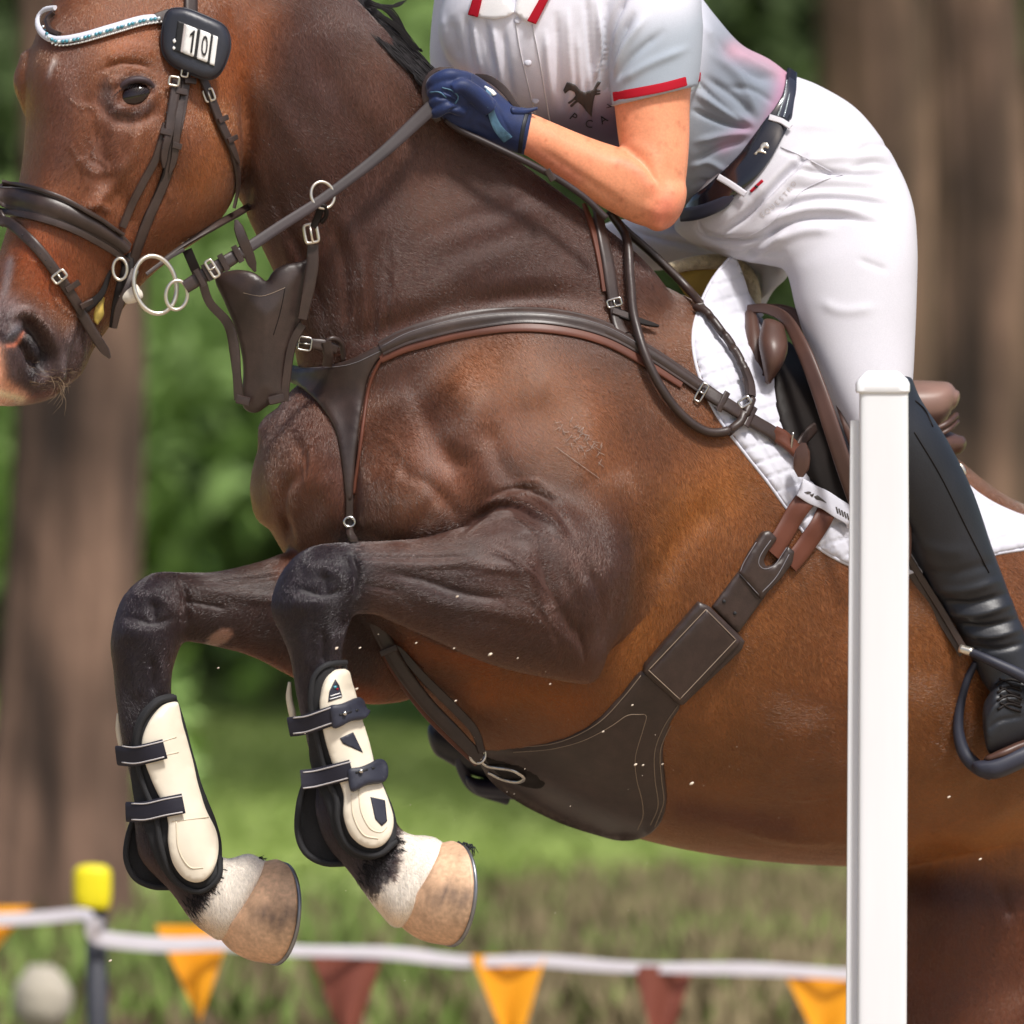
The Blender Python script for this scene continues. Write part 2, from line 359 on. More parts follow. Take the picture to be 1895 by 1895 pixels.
def earm(x0, y0, d): return loft([(x0, y0, x0 + 62, y0 + 10, d, 28), (x0 + 2, y0 - 60, x0 + 66, y0 - 45, d, 22), (x0 + 30, y0 - 130, x0 + 52, y0 - 125, d, 8)], n=20)
B = union([trunk, neck, head, far_socket, chin, jowl, pec_far, pec_near, shoulder, nleg, fleg, hind, hind_far, tailhead, earm(205, -160, -110), earm(330, -150, -60)], 0.0036, 9)
B.prep()
# softer blending where the muscles join
def blend(box, n, dmin=-9999, dmax=9999):
    x0, y0, x1, y1 = box; q = B.q
    m = (np.clip((q[:, 0] - x0) / 30, 0, 1) * np.clip((x1 - q[:, 0]) / 30, 0, 1) * np.clip((q[:, 1] - y0) / 30, 0, 1) * np.clip((y1 - q[:, 1]) / 30, 0, 1)) * ((q[:, 2] > dmin) & (q[:, 2] < dmax))
    B.smooth(n, .7, m)
blend((560, 520, 1300, 985), 60); blend((860, 900, 1250, 1060), 20); blend((440, -40, 640, 700), 12); blend((60, -100, 440, 520), 14)
blend((470, 740, 660, 1020), 14); blend((1080, 900, 1240, 1270), 26); 
B.prep(); st = B.stroke
# --- head relief
st([(118, 120), (100, 220), (88, 330), (60, 450), (30, 560)], 26, 8)              # nasal bone ridge
st([(150, 130), (170, 230), (140, 330), (120, 430)], 22, -5)
st([(195, 215), (185, 270), (200, 330), (240, 395), (230, 440)], 20, -7)         # hollow before the cheek
st([(262, 215), (240, 290), (205, 350), (150, 392)], 13, 8)                      # facial crest
st([(330, 250), (370, 330), (350, 410)], 42, 9, taper=False)                      # cheek disc
st([(300, 200), (318, 270), (300, 340), (268, 410)], 16, -6)
st([(195, 112), (240, 100), (290, 108)], 17, 8)                                   # brow
st([(190, 128), (230, 117), (280, 122)], 4, -4); st([(205, 119), (235, 112)], 3, -3)
st([(192, 150), (190, 190), (208, 216)], 12, -5)                                  # before the eye
st([(205, 218), (250, 226), (292, 205)], 10, -4)
st([(215, 150), (245, 134), (280, 150), (288, 170), (262, 205), (222, 205)], 10, 5, taper=False)
st([(247, 173)], 20, -15, taper=False)
st([(212, 196), (219, 172), (236, 154), (262, 150), (278, 162)], 3.6, 4.5, taper=False)
st([(206, 205), (232, 200), (262, 194), (276, 178)], 3.2, 4.5, taper=False)
st([(228, 140), (252, 134), (280, 146), (290, 160)], 2.8, -3.5); st([(214, 208), (240, 214), (266, 206)], 2.8, -3.0)
st([(150, 300), (190, 318), (235, 300)], 10, 4); st([(120, 260), (150, 300), (160, 350)], 3, 1.6); st([(170, 250), (178, 300)], 3, 1.4)
st([(165, 385), (185, 378), (205, 392)], 6, 6)
# nostril
st([(55, 600), (75, 620), (92, 655), (80, 680)], 17, -30, taper=False); st([(45, 640), (60, 670)], 10, -22, taper=False)
st([(12, 610), (30, 583), (58, 580), (85, 605), (105, 645), (112, 690)], 9, 10, taper=False)
st([(14, 625), (28, 612), (40, 600)], 8, 12, taper=False); st([(10, 640), (20, 700)], 10, 7, taper=False)
st([(60, 700), (90, 705), (110, 690)], 9, 5)
st([(150, 600), (138, 640), (124, 690), (112, 728)], 4, -7, taper=False)        # mouth
st([(130, 610), (118, 660), (104, 705)], 10, 5); st([(155, 640), (142, 690)], 9, 5)
for k in range(5): st([(195 - k * 9, 520 + k * 10), (178 - k * 8, 560 + k * 10)], 3, -2.5)
# --- neck relief
st([(700, 60), (790, 190), (850, 270), (930, 340), (1010, 430)], 30, 9)
st([(650, 30), (740, 150), (800, 260)], 26, 4); st([(560, 60), (640, 200), (700, 300), (720, 420)], 32, -7)
st([(470, 60), (500, 180), (560, 270), (600, 340), (640, 430)], 24, 6)
st([(452, 150), (460, 260), (454, 330), (452, 400)], 12, -12)        # throat groove behind the jaw
st([(492, 330), (530, 420), (575, 500), (600, 600)], 13, -9); st([(475, 300), (520, 420), (545, 520)], 12, 6)
st([(640, 400), (665, 480), (665, 560)], 14, 6); st([(620, 420), (640, 520), (640, 620)], 10, -6); st([(705, 440), (700, 540), (685, 610)], 10, -6)
for k in range(5): st([(655 + 16 * k, 470 - 6 * k), (662 + 14 * k, 540), (655 + 15 * k, 625)], 6, 2.2 if k % 2 else -2.5)
for i, (y, am) in enumerate([(0, -3), (26, 2.5), (55, -3), (84, 2), (118, -3), (150, 2.5)]): st([(770, 440 + y * 1.2), (850, 405 + y * 1.1), (930, 385 + y), (1010, 340 + y * 1.3)], 14, am * .30)
st([(600, 650), (720, 610), (830, 572), (950, 550), (1080, 552)], 26, -10)        # dip above the breastplate
st([(900, 560), (1000, 548), (1100, 560), (1200, 620)], 26, -4)
# --- shoulder, chest
st([(636, 740), (650, 860), (650, 1000)], 16, -14)
st([(530, 880), (520, 940), (540, 1000)], 9, -10); st([(545, 800), (560, 860), (528, 905)], 12, -5)
st([(590, 870), (610, 930), (590, 990)], 26, 7); st([(510, 800), (496, 860), (505, 930)], 14, 5)
st([(575, 830), (572, 870), (560, 900)], 4, 3); st([(600, 820), (596, 860), (580, 890)], 4, 2.5)
st([(690, 860), (680, 930), (690, 980)], 22, 6); st([(720, 840), (760, 880), (800, 900), (850, 960)], 14, -6)
for k in range(4): st([(700 + 12 * k, 865 - 4 * k), (690 + 12 * k, 900), (688 + 14 * k, 935)], 4.5, 2.0)
st([(830, 700), (870, 760), (850, 860)], 34, 10); st([(960, 700), (1060, 760), (1120, 880)], 44, 8)
st([(760, 700), (800, 800), (850, 880)], 22, -7); st([(900, 780), (930, 860), (990, 930)], 20, -6)
st([(1130, 860), (1175, 960), (1190, 1060)], 26, 6)

# skin folds where the forearm meets the chest
st([(852, 985), (900, 945), (950, 938), (1010, 970)], 8, -9.52); st([(870, 965), (910, 928), (960, 922), (1020, 960), (1050, 1000)], 6, 4.76)
st([(905, 920), (960, 900), (1020, 930), (1060, 985)], 6, -5.44); st([(930, 900), (990, 892), (1040, 925)], 6, 3.4)
st([(900, 975), (950, 958), (1000, 990)], 5, 3.4)
# --- near forearm
L_ = dict(dmax=-60)
st([(660, 1030), (760, 1033), (860, 1030)], 3.5, -3.4, **L_); st([(665, 1042), (760, 1046), (880, 1044), (980, 1060)], 9, 3.4, **L_)
st([(720, 1060), (790, 1075), (860, 1098), (930, 1108)], 8, -6.12, **L_); st([(760, 1095), (840, 1120), (930, 1130), (1000, 1150)], 15, 4.76, **L_)
st([(670, 1080), (740, 1095)], 5, -3.4, **L_); st([(1000, 1010), (1010, 1080), (1050, 1150), (1085, 1200)], 12, -6.12, **L_)
st([(960, 1000), (975, 1060), (1020, 1130)], 22, 4.08, **L_); st([(1040, 1020), (1080, 1090), (1100, 1180)], 13, 4.08, **L_)
st([(1085, 1040), (1115, 1120), (1110, 1210)], 10, -5.44, **L_); st([(1070, 1150), (1085, 1230)], 5, -4.08, **L_); st([(870, 1120), (880, 1160), (870, 1190)], 2.2, -1.5, **L_)
st([(935, 1110), (970, 1130), (1000, 1170)], 2.5, 1.7, **L_); st([(1000, 1100), (1020, 1150), (1060, 1190)], 3, 1.7, **L_); st([(800, 1060), (870, 1062), (960, 1040)], 3, 1.36, **L_)
st([(880, 1000), (960, 985), (1000, 1000)], 10, 2.72, **L_); st([(760, 1010), (880, 1010)], 4, -2.04, **L_)
# knees
for dx, dy, dd in ((0, 0, L_), (-316, 52, dict(dmin=-260))):
    st([(650 + dx, 1020 + dy), (664 + dx, 1060 + dy), (660 + dx, 1110 + dy)], 7, -10, **dd)
    st([(560 + dx, 1050 + dy), (600 + dx, 1042 + dy), (632 + dx, 1062 + dy)], 16, 6, **dd)
    st([(540 + dx, 1110 + dy), (580 + dx, 1120 + dy)], 18, 5, **dd); st([(600 + dx, 1060 + dy), (602 + dx, 1095 + dy)], 7, -7, **dd)
    st([(545 + dx, 1085 + dy), (600 + dx, 1100 + dy), (640 + dx, 1090 + dy)], 6, -4, **dd)
    st([(600 + dx, 1165 + dy), (598 + dx, 1230 + dy)], 5, -6, **dd); st([(615 + dx, 1160 + dy), (612 + dx, 1235 + dy)], 6, 4, **dd)
    st([(560 + dx, 1160 + dy), (570 + dx, 1240 + dy)], 10, 4, **dd)
st([(340, 1085), (430, 1100), (520, 1110)], 10, 4, dmin=-120); st([(340, 1110), (420, 1125)], 5, -6, dmin=-120); st([(360, 1075), (460, 1072), (540, 1060)], 5, -5, dmin=-120)
# --- barrel: ribs, girth groove, belly vein
for k in range(6): st([(1360 + 78 * k, 1100 + 24 * k), (1300 + 80 * k, 1260 + 20 * k), (1310 + 80 * k, 1420 + 14 * k)], 26, 2.2)
st([(1200, 1100), (1260, 1000), (1330, 930)], 26, -7); st([(1300, 1515), (1450, 1555), (1560, 1560), (1700, 1572)], 7, 4)
st([(1240, 1470), (1380, 1500), (1560, 1530)], 22, -4); st([(1340, 1430), (1440, 1370), (1540, 1340)], 20, 3)
st([(690, 1130), (740, 1200), (800, 1280)], 12, -5); st([(1780, 1480), (1840, 1440), (1890, 1420)], 22, -5); st([(1700, 1540), (1800, 1520), (1890, 1480)], 16, 5)
st([(1690, 1640), (1760, 1700), (1740, 1800)], 40, 7); st([(1850, 1640), (1870, 1700)], 10, -8)
for pts in [[(905, 1010), (960, 1040), (1010, 1090), (1040, 1140)], [(940, 1110), (985, 1130), (1020, 1175), (1030, 1215)], [(985, 1130), (1040, 1120), (1070, 1080)], [(770, 1050), (830, 1046), (900, 1030)], [(1110, 1000), (1090, 1060), (1105, 1130)], [(900, 960), (930, 930), (990, 905), (1050, 930)],
            [(120, 170), (150, 195), (178, 200), (184, 250)], [(184, 250), (172, 285), (140, 300), (110, 330)], [(172, 285), (200, 310), (196, 350)], [(320, 290), (300, 330), (318, 370)], [(60, 480), (110, 500), (150, 540)], [(95, 540), (120, 570), (150, 585)],
            [(700, 470), (730, 520), (720, 580)], [(1400, 1450), (1470, 1480), (1540, 1474)], [(1330, 1390), (1400, 1400), (1450, 1440)], [(590, 800), (560, 840), (566, 900)], [(700, 800), (740, 830), (730, 880)]]:
    st(pts, 3.0, 2.2)
B.smooth(1, .4); B.prep()
# ------------------------------------------------------------------ coat colours (bay: black points, mealy muzzle, darker neck and shoulder, plus painted highlights)
bay = lc(114, 70, 42); dark = lc(62, 38, 32); golden = lc(142, 88, 42); point = lc(33, 26, 31); red = lc(128, 56, 24)
B.col(bay)
pn = B.paint
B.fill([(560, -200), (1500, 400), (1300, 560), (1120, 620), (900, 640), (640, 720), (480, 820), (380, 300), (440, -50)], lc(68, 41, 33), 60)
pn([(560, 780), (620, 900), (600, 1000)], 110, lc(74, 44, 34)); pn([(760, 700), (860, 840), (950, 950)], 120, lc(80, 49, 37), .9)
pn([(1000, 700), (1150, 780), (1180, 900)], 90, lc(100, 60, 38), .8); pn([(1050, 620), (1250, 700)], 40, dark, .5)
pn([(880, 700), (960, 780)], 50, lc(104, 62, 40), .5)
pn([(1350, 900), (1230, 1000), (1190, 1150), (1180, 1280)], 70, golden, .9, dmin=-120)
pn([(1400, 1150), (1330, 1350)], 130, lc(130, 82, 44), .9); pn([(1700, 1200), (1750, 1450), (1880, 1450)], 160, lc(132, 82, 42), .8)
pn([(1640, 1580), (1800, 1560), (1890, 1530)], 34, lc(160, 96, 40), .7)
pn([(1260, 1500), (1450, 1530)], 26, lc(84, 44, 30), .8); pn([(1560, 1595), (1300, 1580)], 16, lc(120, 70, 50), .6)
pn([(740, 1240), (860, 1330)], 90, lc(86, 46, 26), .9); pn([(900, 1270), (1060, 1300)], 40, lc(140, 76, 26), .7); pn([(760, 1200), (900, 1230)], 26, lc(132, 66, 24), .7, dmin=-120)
B.fill([(1640, 1640), (1800, 1612), (1940, 1650), (1960, 1960), (1620, 1960)], lc(92, 50, 28), 18, dmin=200); pn([(1700, 1650), (1880, 1660)], 36, lc(62, 34, 28), .8)
pn([(880, 690), (990, 710), (1090, 800), (1120, 880)], 62, lc(132, 84, 54), .75, dmax=150); pn([(690, 130), (760, 240), (800, 380)], 60, lc(100, 66, 52), .6); pn([(620, 420), (680, 560)], 40, lc(86, 54, 44), .5); pn([(560, 860), (590, 930)], 40, lc(110, 68, 48), .6); pn([(780, 820), (860, 900)], 44, lc(116, 70, 48), .6)  # lighter strokes on shoulder and upper neck paint their highlights into the coat
# near leg dark brown, black from the knee down
B.fill([(640, 985), (900, 940), (1040, 900), (1200, 980), (1200, 1180), (1125, 1290), (900, 1250), (640, 1150)], lc(60, 38, 33), 40, .9, dmax=-62)
pn([(700, 1060), (850, 1100)], 50, lc(50, 34, 33), .8, dmax=-100)
B.fill([(660, 985), (690, 1050), (680, 1150), (640, 1260), (700, 1440), (760, 1540), (740, 1640), (690, 1720), (630, 1660), (480, 1500), (470, 1050), (560, 990)], point, 16, dmax=-100)
B.fill([(340, 1040), (440, 1050), (420, 1200), (340, 1220), (360, 1440), (430, 1590), (400, 1700), (350, 1730), (300, 1680), (180, 1500), (180, 1100), (260, 1040)], point, 22, dmin=-170)
pn([(400, 1120), (560, 1140), (660, 1160)], 80, lc(44, 27, 23), .95, dmin=-200, dmax=140); pn([(460, 1190), (560, 1250), (680, 1290)], 26, lc(128, 60, 26), .8, dmin=-200)
B.fill([(330, 1050), (500, 1036), (680, 1010), (700, 1270), (570, 1262), (440, 1214), (330, 1204)], lc(46, 29, 25), 18, .92, dmin=-170, dmax=160); pn([(520, 1056), (548, 1030)], 14, lc(100, 52, 30), .6, dmin=-170)
# white pasterns with ragged edges
wh = lc(236, 226, 212)
B.fill([(744, 1535), (860, 1530), (900, 1600), (800, 1760), (690, 1700), (660, 1640), (690, 1668), (716, 1632), (735, 1625), (742, 1590)], wh, 4, dmax=-100, jag=7)
B.fill([(404, 1588), (520, 1560), (540, 1700), (440, 1780), (368, 1700), (350, 1690), (372, 1690), (392, 1650), (404, 1640), (398, 1610)], wh, 4, dmin=-170, jag=7)
pn([(700, 1690), (750, 1730)], 22, lc(226, 190, 150), .7, dmax=-100); pn([(380, 1720), (430, 1745)], 22, lc(226, 190, 150), .7, dmin=-170)
pn([(404, 1177)], 1, (0, 0, 0), 0)
B.fill(np.array([(384, 1190), (392, 1174), (412, 1162), (430, 1164), (432, 1176), (418, 1190), (398, 1196)]), lc(160, 122, 104), 2, dmin=-170)   # chestnut
# head
B.fill([(20, -150), (440, -150), (470, 60), (448, 380), (300, 500), (200, 600), (-80, 600), (20, 300)], lc(116, 68, 42), 30, dmax=40)
pn([(390, 150), (410, 250), (380, 340)], 46, lc(136, 80, 42), .8, dmax=-60); pn([(470, 30), (440, 120)], 50, lc(140, 76, 36), .8)
pn([(130, 60), (120, 180), (110, 300)], 34, lc(96, 60, 47), .85); pn([(190, 300), (210, 200)], 40, lc(90, 55, 42), .7); pn([(270, 60), (220, 80)], 30, lc(142, 74, 34), .6)
pn([(60, 470), (100, 520)], 46, lc(140, 68, 32), .9); pn([(160, 430), (220, 470)], 40, lc(122, 62, 32), .8)
pn([(200, 165), (204, 196), (240, 214), (276, 196)], 13, lc(66, 50, 48), .7); pn([(225, 148), (262, 144), (286, 158)], 9, lc(60, 44, 44), .7)
pn([(196, 150), (188, 180)], 10, lc(78, 56, 50), .6)
B.fill([(-100, 560), (20, 560), (60, 560), (120, 610), (150, 590), (185, 610), (160, 700), (110, 750), (-100, 760)], lc(74, 56, 54), 16)
pn([(-10, 560), (20, 560)], 20, lc(150, 130, 130), .5); pn([(130, 640), (110, 680)], 12, lc(92, 78, 78), .6)
pn([(50, 625), (80, 660), (60, 690)], 18, lc(22, 14, 16), .95, smooth=False); pn([(20, 625), (34, 610)], 9, lc(100, 96, 104), .8)
pn([(14, 640), (30, 636), (42, 615)], 3.5, lc(220, 130, 100), .8); B.fill([(-80, 600), (4, 640), (12, 700), (60, 735), (-20, 760), (-90, 760)], lc(232, 170, 140), 6)
pn([(0, 728), (40, 738)], 7, lc(236, 214, 170), .9); pn([(60, 735), (110, 722)], 6, lc(110, 66, 56), .6)
B.fill([(101, 104), (107, 108), (98, 124), (92, 140), (90, 134), (96, 116)], lc(190, 170, 160), 3)                      # star
pn([(20, 480), (10, 540)], 8, lc(150, 140, 140), .6); pn([(430, 380), (400, 420)], 14, lc(120, 64, 34), .7)
# darker throat, underneck and crest, darker band along the breastplate strap
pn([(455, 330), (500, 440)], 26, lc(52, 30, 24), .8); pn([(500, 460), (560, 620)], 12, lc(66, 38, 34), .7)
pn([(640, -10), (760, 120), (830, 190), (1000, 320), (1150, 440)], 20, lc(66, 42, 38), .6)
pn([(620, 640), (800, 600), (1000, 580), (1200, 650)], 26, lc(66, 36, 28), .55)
_g = B.c.mean(1, keepdims=True); B.c = np.clip(_g + (B.c - _g) * 1.0, .003, 1) * .92
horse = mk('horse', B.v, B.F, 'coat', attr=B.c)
tag(horse, 'bay show jumper in mid leap with forelegs folded and two white pasterns', 'horse')
BV = B.tree()
# ================================================================== surface tools
TREES = [BV]
def hit(x, y, dg=None, trees=None):
    a = P(x, y, -1500); b = P(x, y, 0); dr = (b - a).normalized(); best = None
    for t in (trees or TREES):
        h = t.ray_cast(a, dr)
        if h[0] is not None and (best is None or h[3] < best[3]): best = h
    if best is not None: return UVD(np.array(best[0]))[2], np.array(best[1]) * (-1 if best[1].dot(dr) > 0 else 1)
    return None
def surf(pts, trees=None, d0=0.):
    """depth and normal below each px point; where the ray misses, the nearest depth is carried on"""
    D = []; Nn = []; last = d0
    for x, y in pts:
        h = hit(x, y, None, trees)
        if h is None: D.append(np.nan); Nn.append((0, 0, 0))
        else: D.append(h[0]); Nn.append(h[1])
    D = np.array(D); Nn = np.array(Nn); ok = ~np.isnan(D)
    if not ok.any(): return np.full(len(pts), d0), np.tile(-FW, (len(pts), 1))
    i = np.arange(len(D)); D = np.interp(i, i[ok], D[ok])
    for k in range(3): Nn[:, k] = np.interp(i, i[ok], Nn[ok, k])
    return D, Nn
def sm(a, n):
    a = np.array(a, float)
    for _ in range(n):
        b = a.copy(); b[1:-1] = (a[:-2] + a[1:-1] * 2 + a[2:]) / 4; a = b
    return a
PROF = {'flat': [(-.5, 0), (-.5, .55), (-.42, .95), (-.2, 1.0), (.2, 1.0), (.42, .95), (.5, .55), (.5, 0)],
        'pad': [(-.5, 0), (-.5, .4), (-.40, .52), (-.36, .5), (-.24, .9), (0, 1.08), (.24, .9), (.36, .5), (.40, .52), (.5, .4), (.5, 0)],
        'round': [(-.5, .3), (-.35, .8), (0, 1.0), (.35, .8), (.5, .3), (.3, -.1), (-.3, -.1)]}
def strap(name, pts, w, th, m, parent, lift=1.0, trees=None, free=False, prof='flat', ends='flat', facing=.0, sms=6, n=None, closed=False, label=None, twist=None, step=7):
    """pts px (x, y[, depth when free | extra lift]); w, th in px"""
    p = np.array([list(q) + [0] * (3 - len(q)) for q in pts], float)
    if len(p) > 2: p = cr(p, 10, closed)
    p = resamp(p, step, closed)
    if free: D = p[:, 2]; Nn = np.tile(-FW, (len(p), 1)) if n is None else np.tile(np.array(n, float), (len(p), 1))
    else:
        D, Nn = surf(p[:, :2], trees); D = sm(D, sms); Nn = sm(Nn, sms + 4)
        D = D - p[:, 2]
    Nn = Nn * (1 - facing) - FW * facing; Nn /= np.linalg.norm(Nn, axis=1)[:, None] + 1e-9
    Q = PV(np.stack([p[:, 0], p[:, 1], D], 1))
    if not free: Q = Q + Nn * lift * S
    T = np.gradient(Q, axis=0); T /= np.linalg.norm(T, axis=1)[:, None] + 1e-9
    W = np.array(w, float); Wd = np.interp(np.linspace(0, 1, len(Q)), np.linspace(0, 1, W.size), W.ravel()) if W.ndim else np.full(len(Q), w)
    pr = np.array(PROF[prof]); R = []
    for i in range(len(Q)):
        nn = Nn[i]
        if twist is not None:
            a = np.interp(i / (len(Q) - 1), *twist); sd0 = np.cross(T[i], nn); sd0 /= np.linalg.norm(sd0) + 1e-9
            nn = nn * math.cos(a) + sd0 * math.sin(a)
        sd_ = np.cross(T[i], nn); sd_ /= np.linalg.norm(sd_) + 1e-9; nn = np.cross(sd_, T[i])
        ww = Wd[i]
        if ends == 'point':
            e = min(i, len(Q) - 1 - i) if closed else (len(Q) - 1 - i); ww = ww * min(1, .35 + .3 * e) 
        if ends == 'both': e = min(i, len(Q) - 1 - i); ww = ww * min(1, .4 + .3 * e)
        R.append(Q[i] + pr[:, :1] * ww * S * sd_ + pr[:, 1:] * th * S * nn)
    V = np.concatenate(R); k = len(pr); F = skin((len(Q), k), closed)
    if not closed: F += [tuple(range(k - 1, -1, -1)), tuple((len(Q) - 1) * k + j for j in range(k))]
    return mk(name, V, F, m, parent, label=label, sharp=50)
def tubeV(Q, r, n=8, closed=False, flat=1.0):
    """round tube through world points Q"""
    Q = np.asarray(Q, float); T = (np.roll(Q, -1, 0) - np.roll(Q, 1, 0)) if closed else np.gradient(Q, axis=0)
    T /= np.linalg.norm(T, axis=1)[:, None] + 1e-12; ref = -FW; R = []
    rr = np.interp(np.linspace(0, 1, len(Q)), np.linspace(0, 1, np.size(r)), np.ravel(r))
    for i in range(len(Q)):
        a = np.cross(T[i], ref); la = np.linalg.norm(a)
        if la < .15: a = np.cross(T[i], UP); la = np.linalg.norm(a)
        a /= la; b = np.cross(a, T[i]); th = np.arange(n) / n * 2 * math.pi
        R.append(Q[i] + (np.cos(th)[:, None] * a + np.sin(th)[:, None] * b * flat) * rr[i] * S)
    F = skin((len(Q), n), closed)
    if not closed: F += [tuple(range(n - 1, -1, -1)), tuple((len(Q) - 1) * n + j for j in range(n))]
    return np.concatenate(R), F
def tube(name, pts, r, m, parent, free=True, lift=0., n=8, closed=False, step=5, sms=3, trees=None, label=None, sp=True):
    p = np.array([list(q) + [0] * (3 - len(q)) for q in pts], float)
    if len(p) > 2 and sp: p = cr(p, 8, closed)
    p = resamp(p, step, closed)
    if not free:
        D, Nn = surf(p[:, :2], trees); Q = PV(np.stack([p[:, 0], p[:, 1], sm(D, sms) - p[:, 2]], 1)) + Nn * lift * S
    else: Q = PV(p)
    V, F = tubeV(Q, r, n, closed); return mk(name, V, F, m, parent, label=label)
def ring(name, x, y, rx, ry, r, m, parent, d=None, ang=0, tilt=0., lift=6, trees=None, label=None):
    if d is None: d = hit(x, y, None, trees); d = (d[0] if d else 0) - lift
    t = np.arange(36) / 36 * 2 * math.pi; a = math.radians(ang); u = rx * np.cos(t); v = ry * np.sin(t)
    Q = PV(np.stack([x + u * math.cos(a) - v * math.sin(a), y + u * math.sin(a) + v * math.cos(a), d + tilt * np.cos(t) * rx], 1))
    V, F = tubeV(Q, r, 10, True); return mk(name, V, F, m, parent, label=label)
def buckle(x, y, ang, w, h, parent, d=None, lift=7, m='steel', r=2.2, trees=None, prong=True):
    """rectangular frame, w across the strap, h along it"""
    if d is None: d = hit(x, y, None, trees); d = (d[0] if d else 0) - lift
    a = math.radians(ang); c = []
    for t in range(32):
        th = t / 32 * 2 * math.pi; cx = abs(math.cos(th)) ** .35 * np.sign(math.cos(th)) * h / 2; cy = abs(math.sin(th)) ** .35 * np.sign(math.sin(th)) * w / 2
        c.append((x + cx * math.cos(a) - cy * math.sin(a), y + cx * math.sin(a) + cy * math.cos(a), d))
    V, F = tubeV(PV(np.array(c)), r, 8, True)
    if prong:
        q = PV(np.array([(x - h / 2 * math.cos(a), y - h / 2 * math.sin(a), d - 1), (x, y, d - 3), (x + h / 2 * math.cos(a), y + h / 2 * math.sin(a), d - 2)])); v2, f2 = tubeV(q, r * .7, 6)
        V, F = join([(V, F), (v2, f2)])
    return mk('buckle', V, F, m, parent)
def panel_mesh(outline, th, step=9, edge=5., trees=None, lift=1., dfn=None, sms=8, holes=(), spl=True, bulge=0., clampd=None):
    o = np.array(outline, float)
    if spl: o = cr(o, 8, True)
    o = resamp(o, step * .75, True)
    if ((np.roll(o[:, 0], -1) - o[:, 0]) * (np.roll(o[:, 1], -1) + o[:, 1])).sum() > 0: o = o[::-1]
    x0, y0 = o.min(0); x1, y1 = o.max(0)
    gx, gy = np.meshgrid(np.arange(x0, x1, step), np.arange(y0, y1, step * .87)); gx = gx + (np.arange(gx.shape[0]) % 2)[:, None] * step * .5
    g = np.stack([gx.ravel(), gy.ravel()], 1); sd_ = sdpoly(g, o)
    inner = edge if edge > 1 else step * .4
    g = g[sd_ < -max(inner * 1.25, step * .5)]
    rows = [o]
    if edge > 1:
        nrm = np.roll(o, -1, 0) - np.roll(o, 1, 0); nrm = np.stack([-nrm[:, 1], nrm[:, 0]], 1); nrm /= np.linalg.norm(nrm, axis=1)[:, None] + 1e-9
        o2 = o + nrm * edge * .45; rr = sdpoly(o2, o); rows.append(o2[rr < -edge * .3])
    pts = np.concatenate(rows + [g]); n0 = len(o)
    vs, es, fs, *_ = delaunay_2d_cdt([Vector((float(a), float(b))) for a, b in pts], [(i, (i + 1) % n0) for i in range(n0)], [], 1, 1e-4)
    vs = np.array([(v.x, v.y) for v in vs]); fs = [tuple(f) for f in fs]
    if len(vs) < n0: n0 = min(n0, len(vs))
    d = -sdpoly(vs, o); d[:n0] = 0
    if dfn is not None: D = np.array([dfn(a, b) for a, b in vs]); Nn = np.tile(-FW, (len(vs), 1))
    else:
        D = np.full(len(vs), np.nan); Nn = np.zeros((len(vs), 3))
        for i, (a, b) in enumerate(vs):
            h = hit(a, b, None, trees)
            if h is not None: D[i] = h[0]; Nn[i] = h[1]
        ok = np.where(~np.isnan(D))[0]; bad = np.where(np.isnan(D))[0]
        if len(ok) == 0: D[:] = 0; Nn[:] = -FW
        elif len(bad):
            for i in bad:
                j = ok[np.argmin(((vs[ok] - vs[i]) ** 2).sum(1))]; D[i] = D[j] + .8 * np.linalg.norm(vs[i] - vs[j]); Nn[i] = Nn[j]
        if clampd is not None: D = np.clip(D, *clampd)
    E = set()
    for f in fs:
        for i in range(len(f)):
            a, b = f[i], f[(i + 1) % len(f)]; E.add((min(a, b), max(a, b)))
    E = np.array(list(E)); deg = np.bincount(E.ravel(), minlength=len(vs)).astype(float); deg[deg == 0] = 1
    def nb(x): return (np.bincount(E[:, 0], x[E[:, 1]], len(x)) + np.bincount(E[:, 1], x[E[:, 0]], len(x))) / deg
    for _ in range(sms):
        D = D * .4 + nb(D) * .6
        for k in range(3): Nn[:, k] = Nn[:, k] * .5 + nb(Nn[:, k]) * .5
    Nn = Nn * .85 - FW * .15; Nn /= np.linalg.norm(Nn, axis=1)[:, None] + 1e-9
    prof = np.sqrt(np.clip(1 - (1 - np.clip(d / max(edge, .01), 0, 1)) ** 2, 0, 1)) if edge > 1 else np.ones(len(vs))
    h = lift + th * (.25 + .75 * prof) + bulge * np.clip(d / (d.max() + 1e-6), 0, 1) ** .7
    base = PV(np.stack([vs[:, 0], vs[:, 1], D], 1)); top = base + Nn * (h * S)[:, None]
    bot = base[:n0] - FW * 0 + Nn[:n0] * (-2.0 * S)
    V = np.concatenate([top, bot]); F = [tuple(reversed(f)) for f in fs]; m = len(top)
    bd = {}
    for f in fs:
        for i in range(len(f)): bd[(f[i], f[(i + 1) % len(f)])] = 1
    for (a, b) in bd:
        if (b, a) not in bd and a < n0 and b < n0: F.append((a, b, m + b, m + a))
    return V, F, vs, m
def panel(name, outline, th, m, parent, colfn=None, label=None, sharp=None, disp=None, **kw):
    V, F, vs, n = panel_mesh(outline, th, **kw)
    if disp is not None:
        V[:n] += np.array([disp(a, b) for a, b in vs])[:, None] * S * -FW
    attr = None
    if colfn is not None:
        c = np.array([colfn(a, b) for a, b in vs]); attr = np.concatenate([c, np.tile(c.mean(0), (len(V) - n, 1))])
    return mk(name, V, F, m, parent, label=label, attr=attr, sharp=sharp)
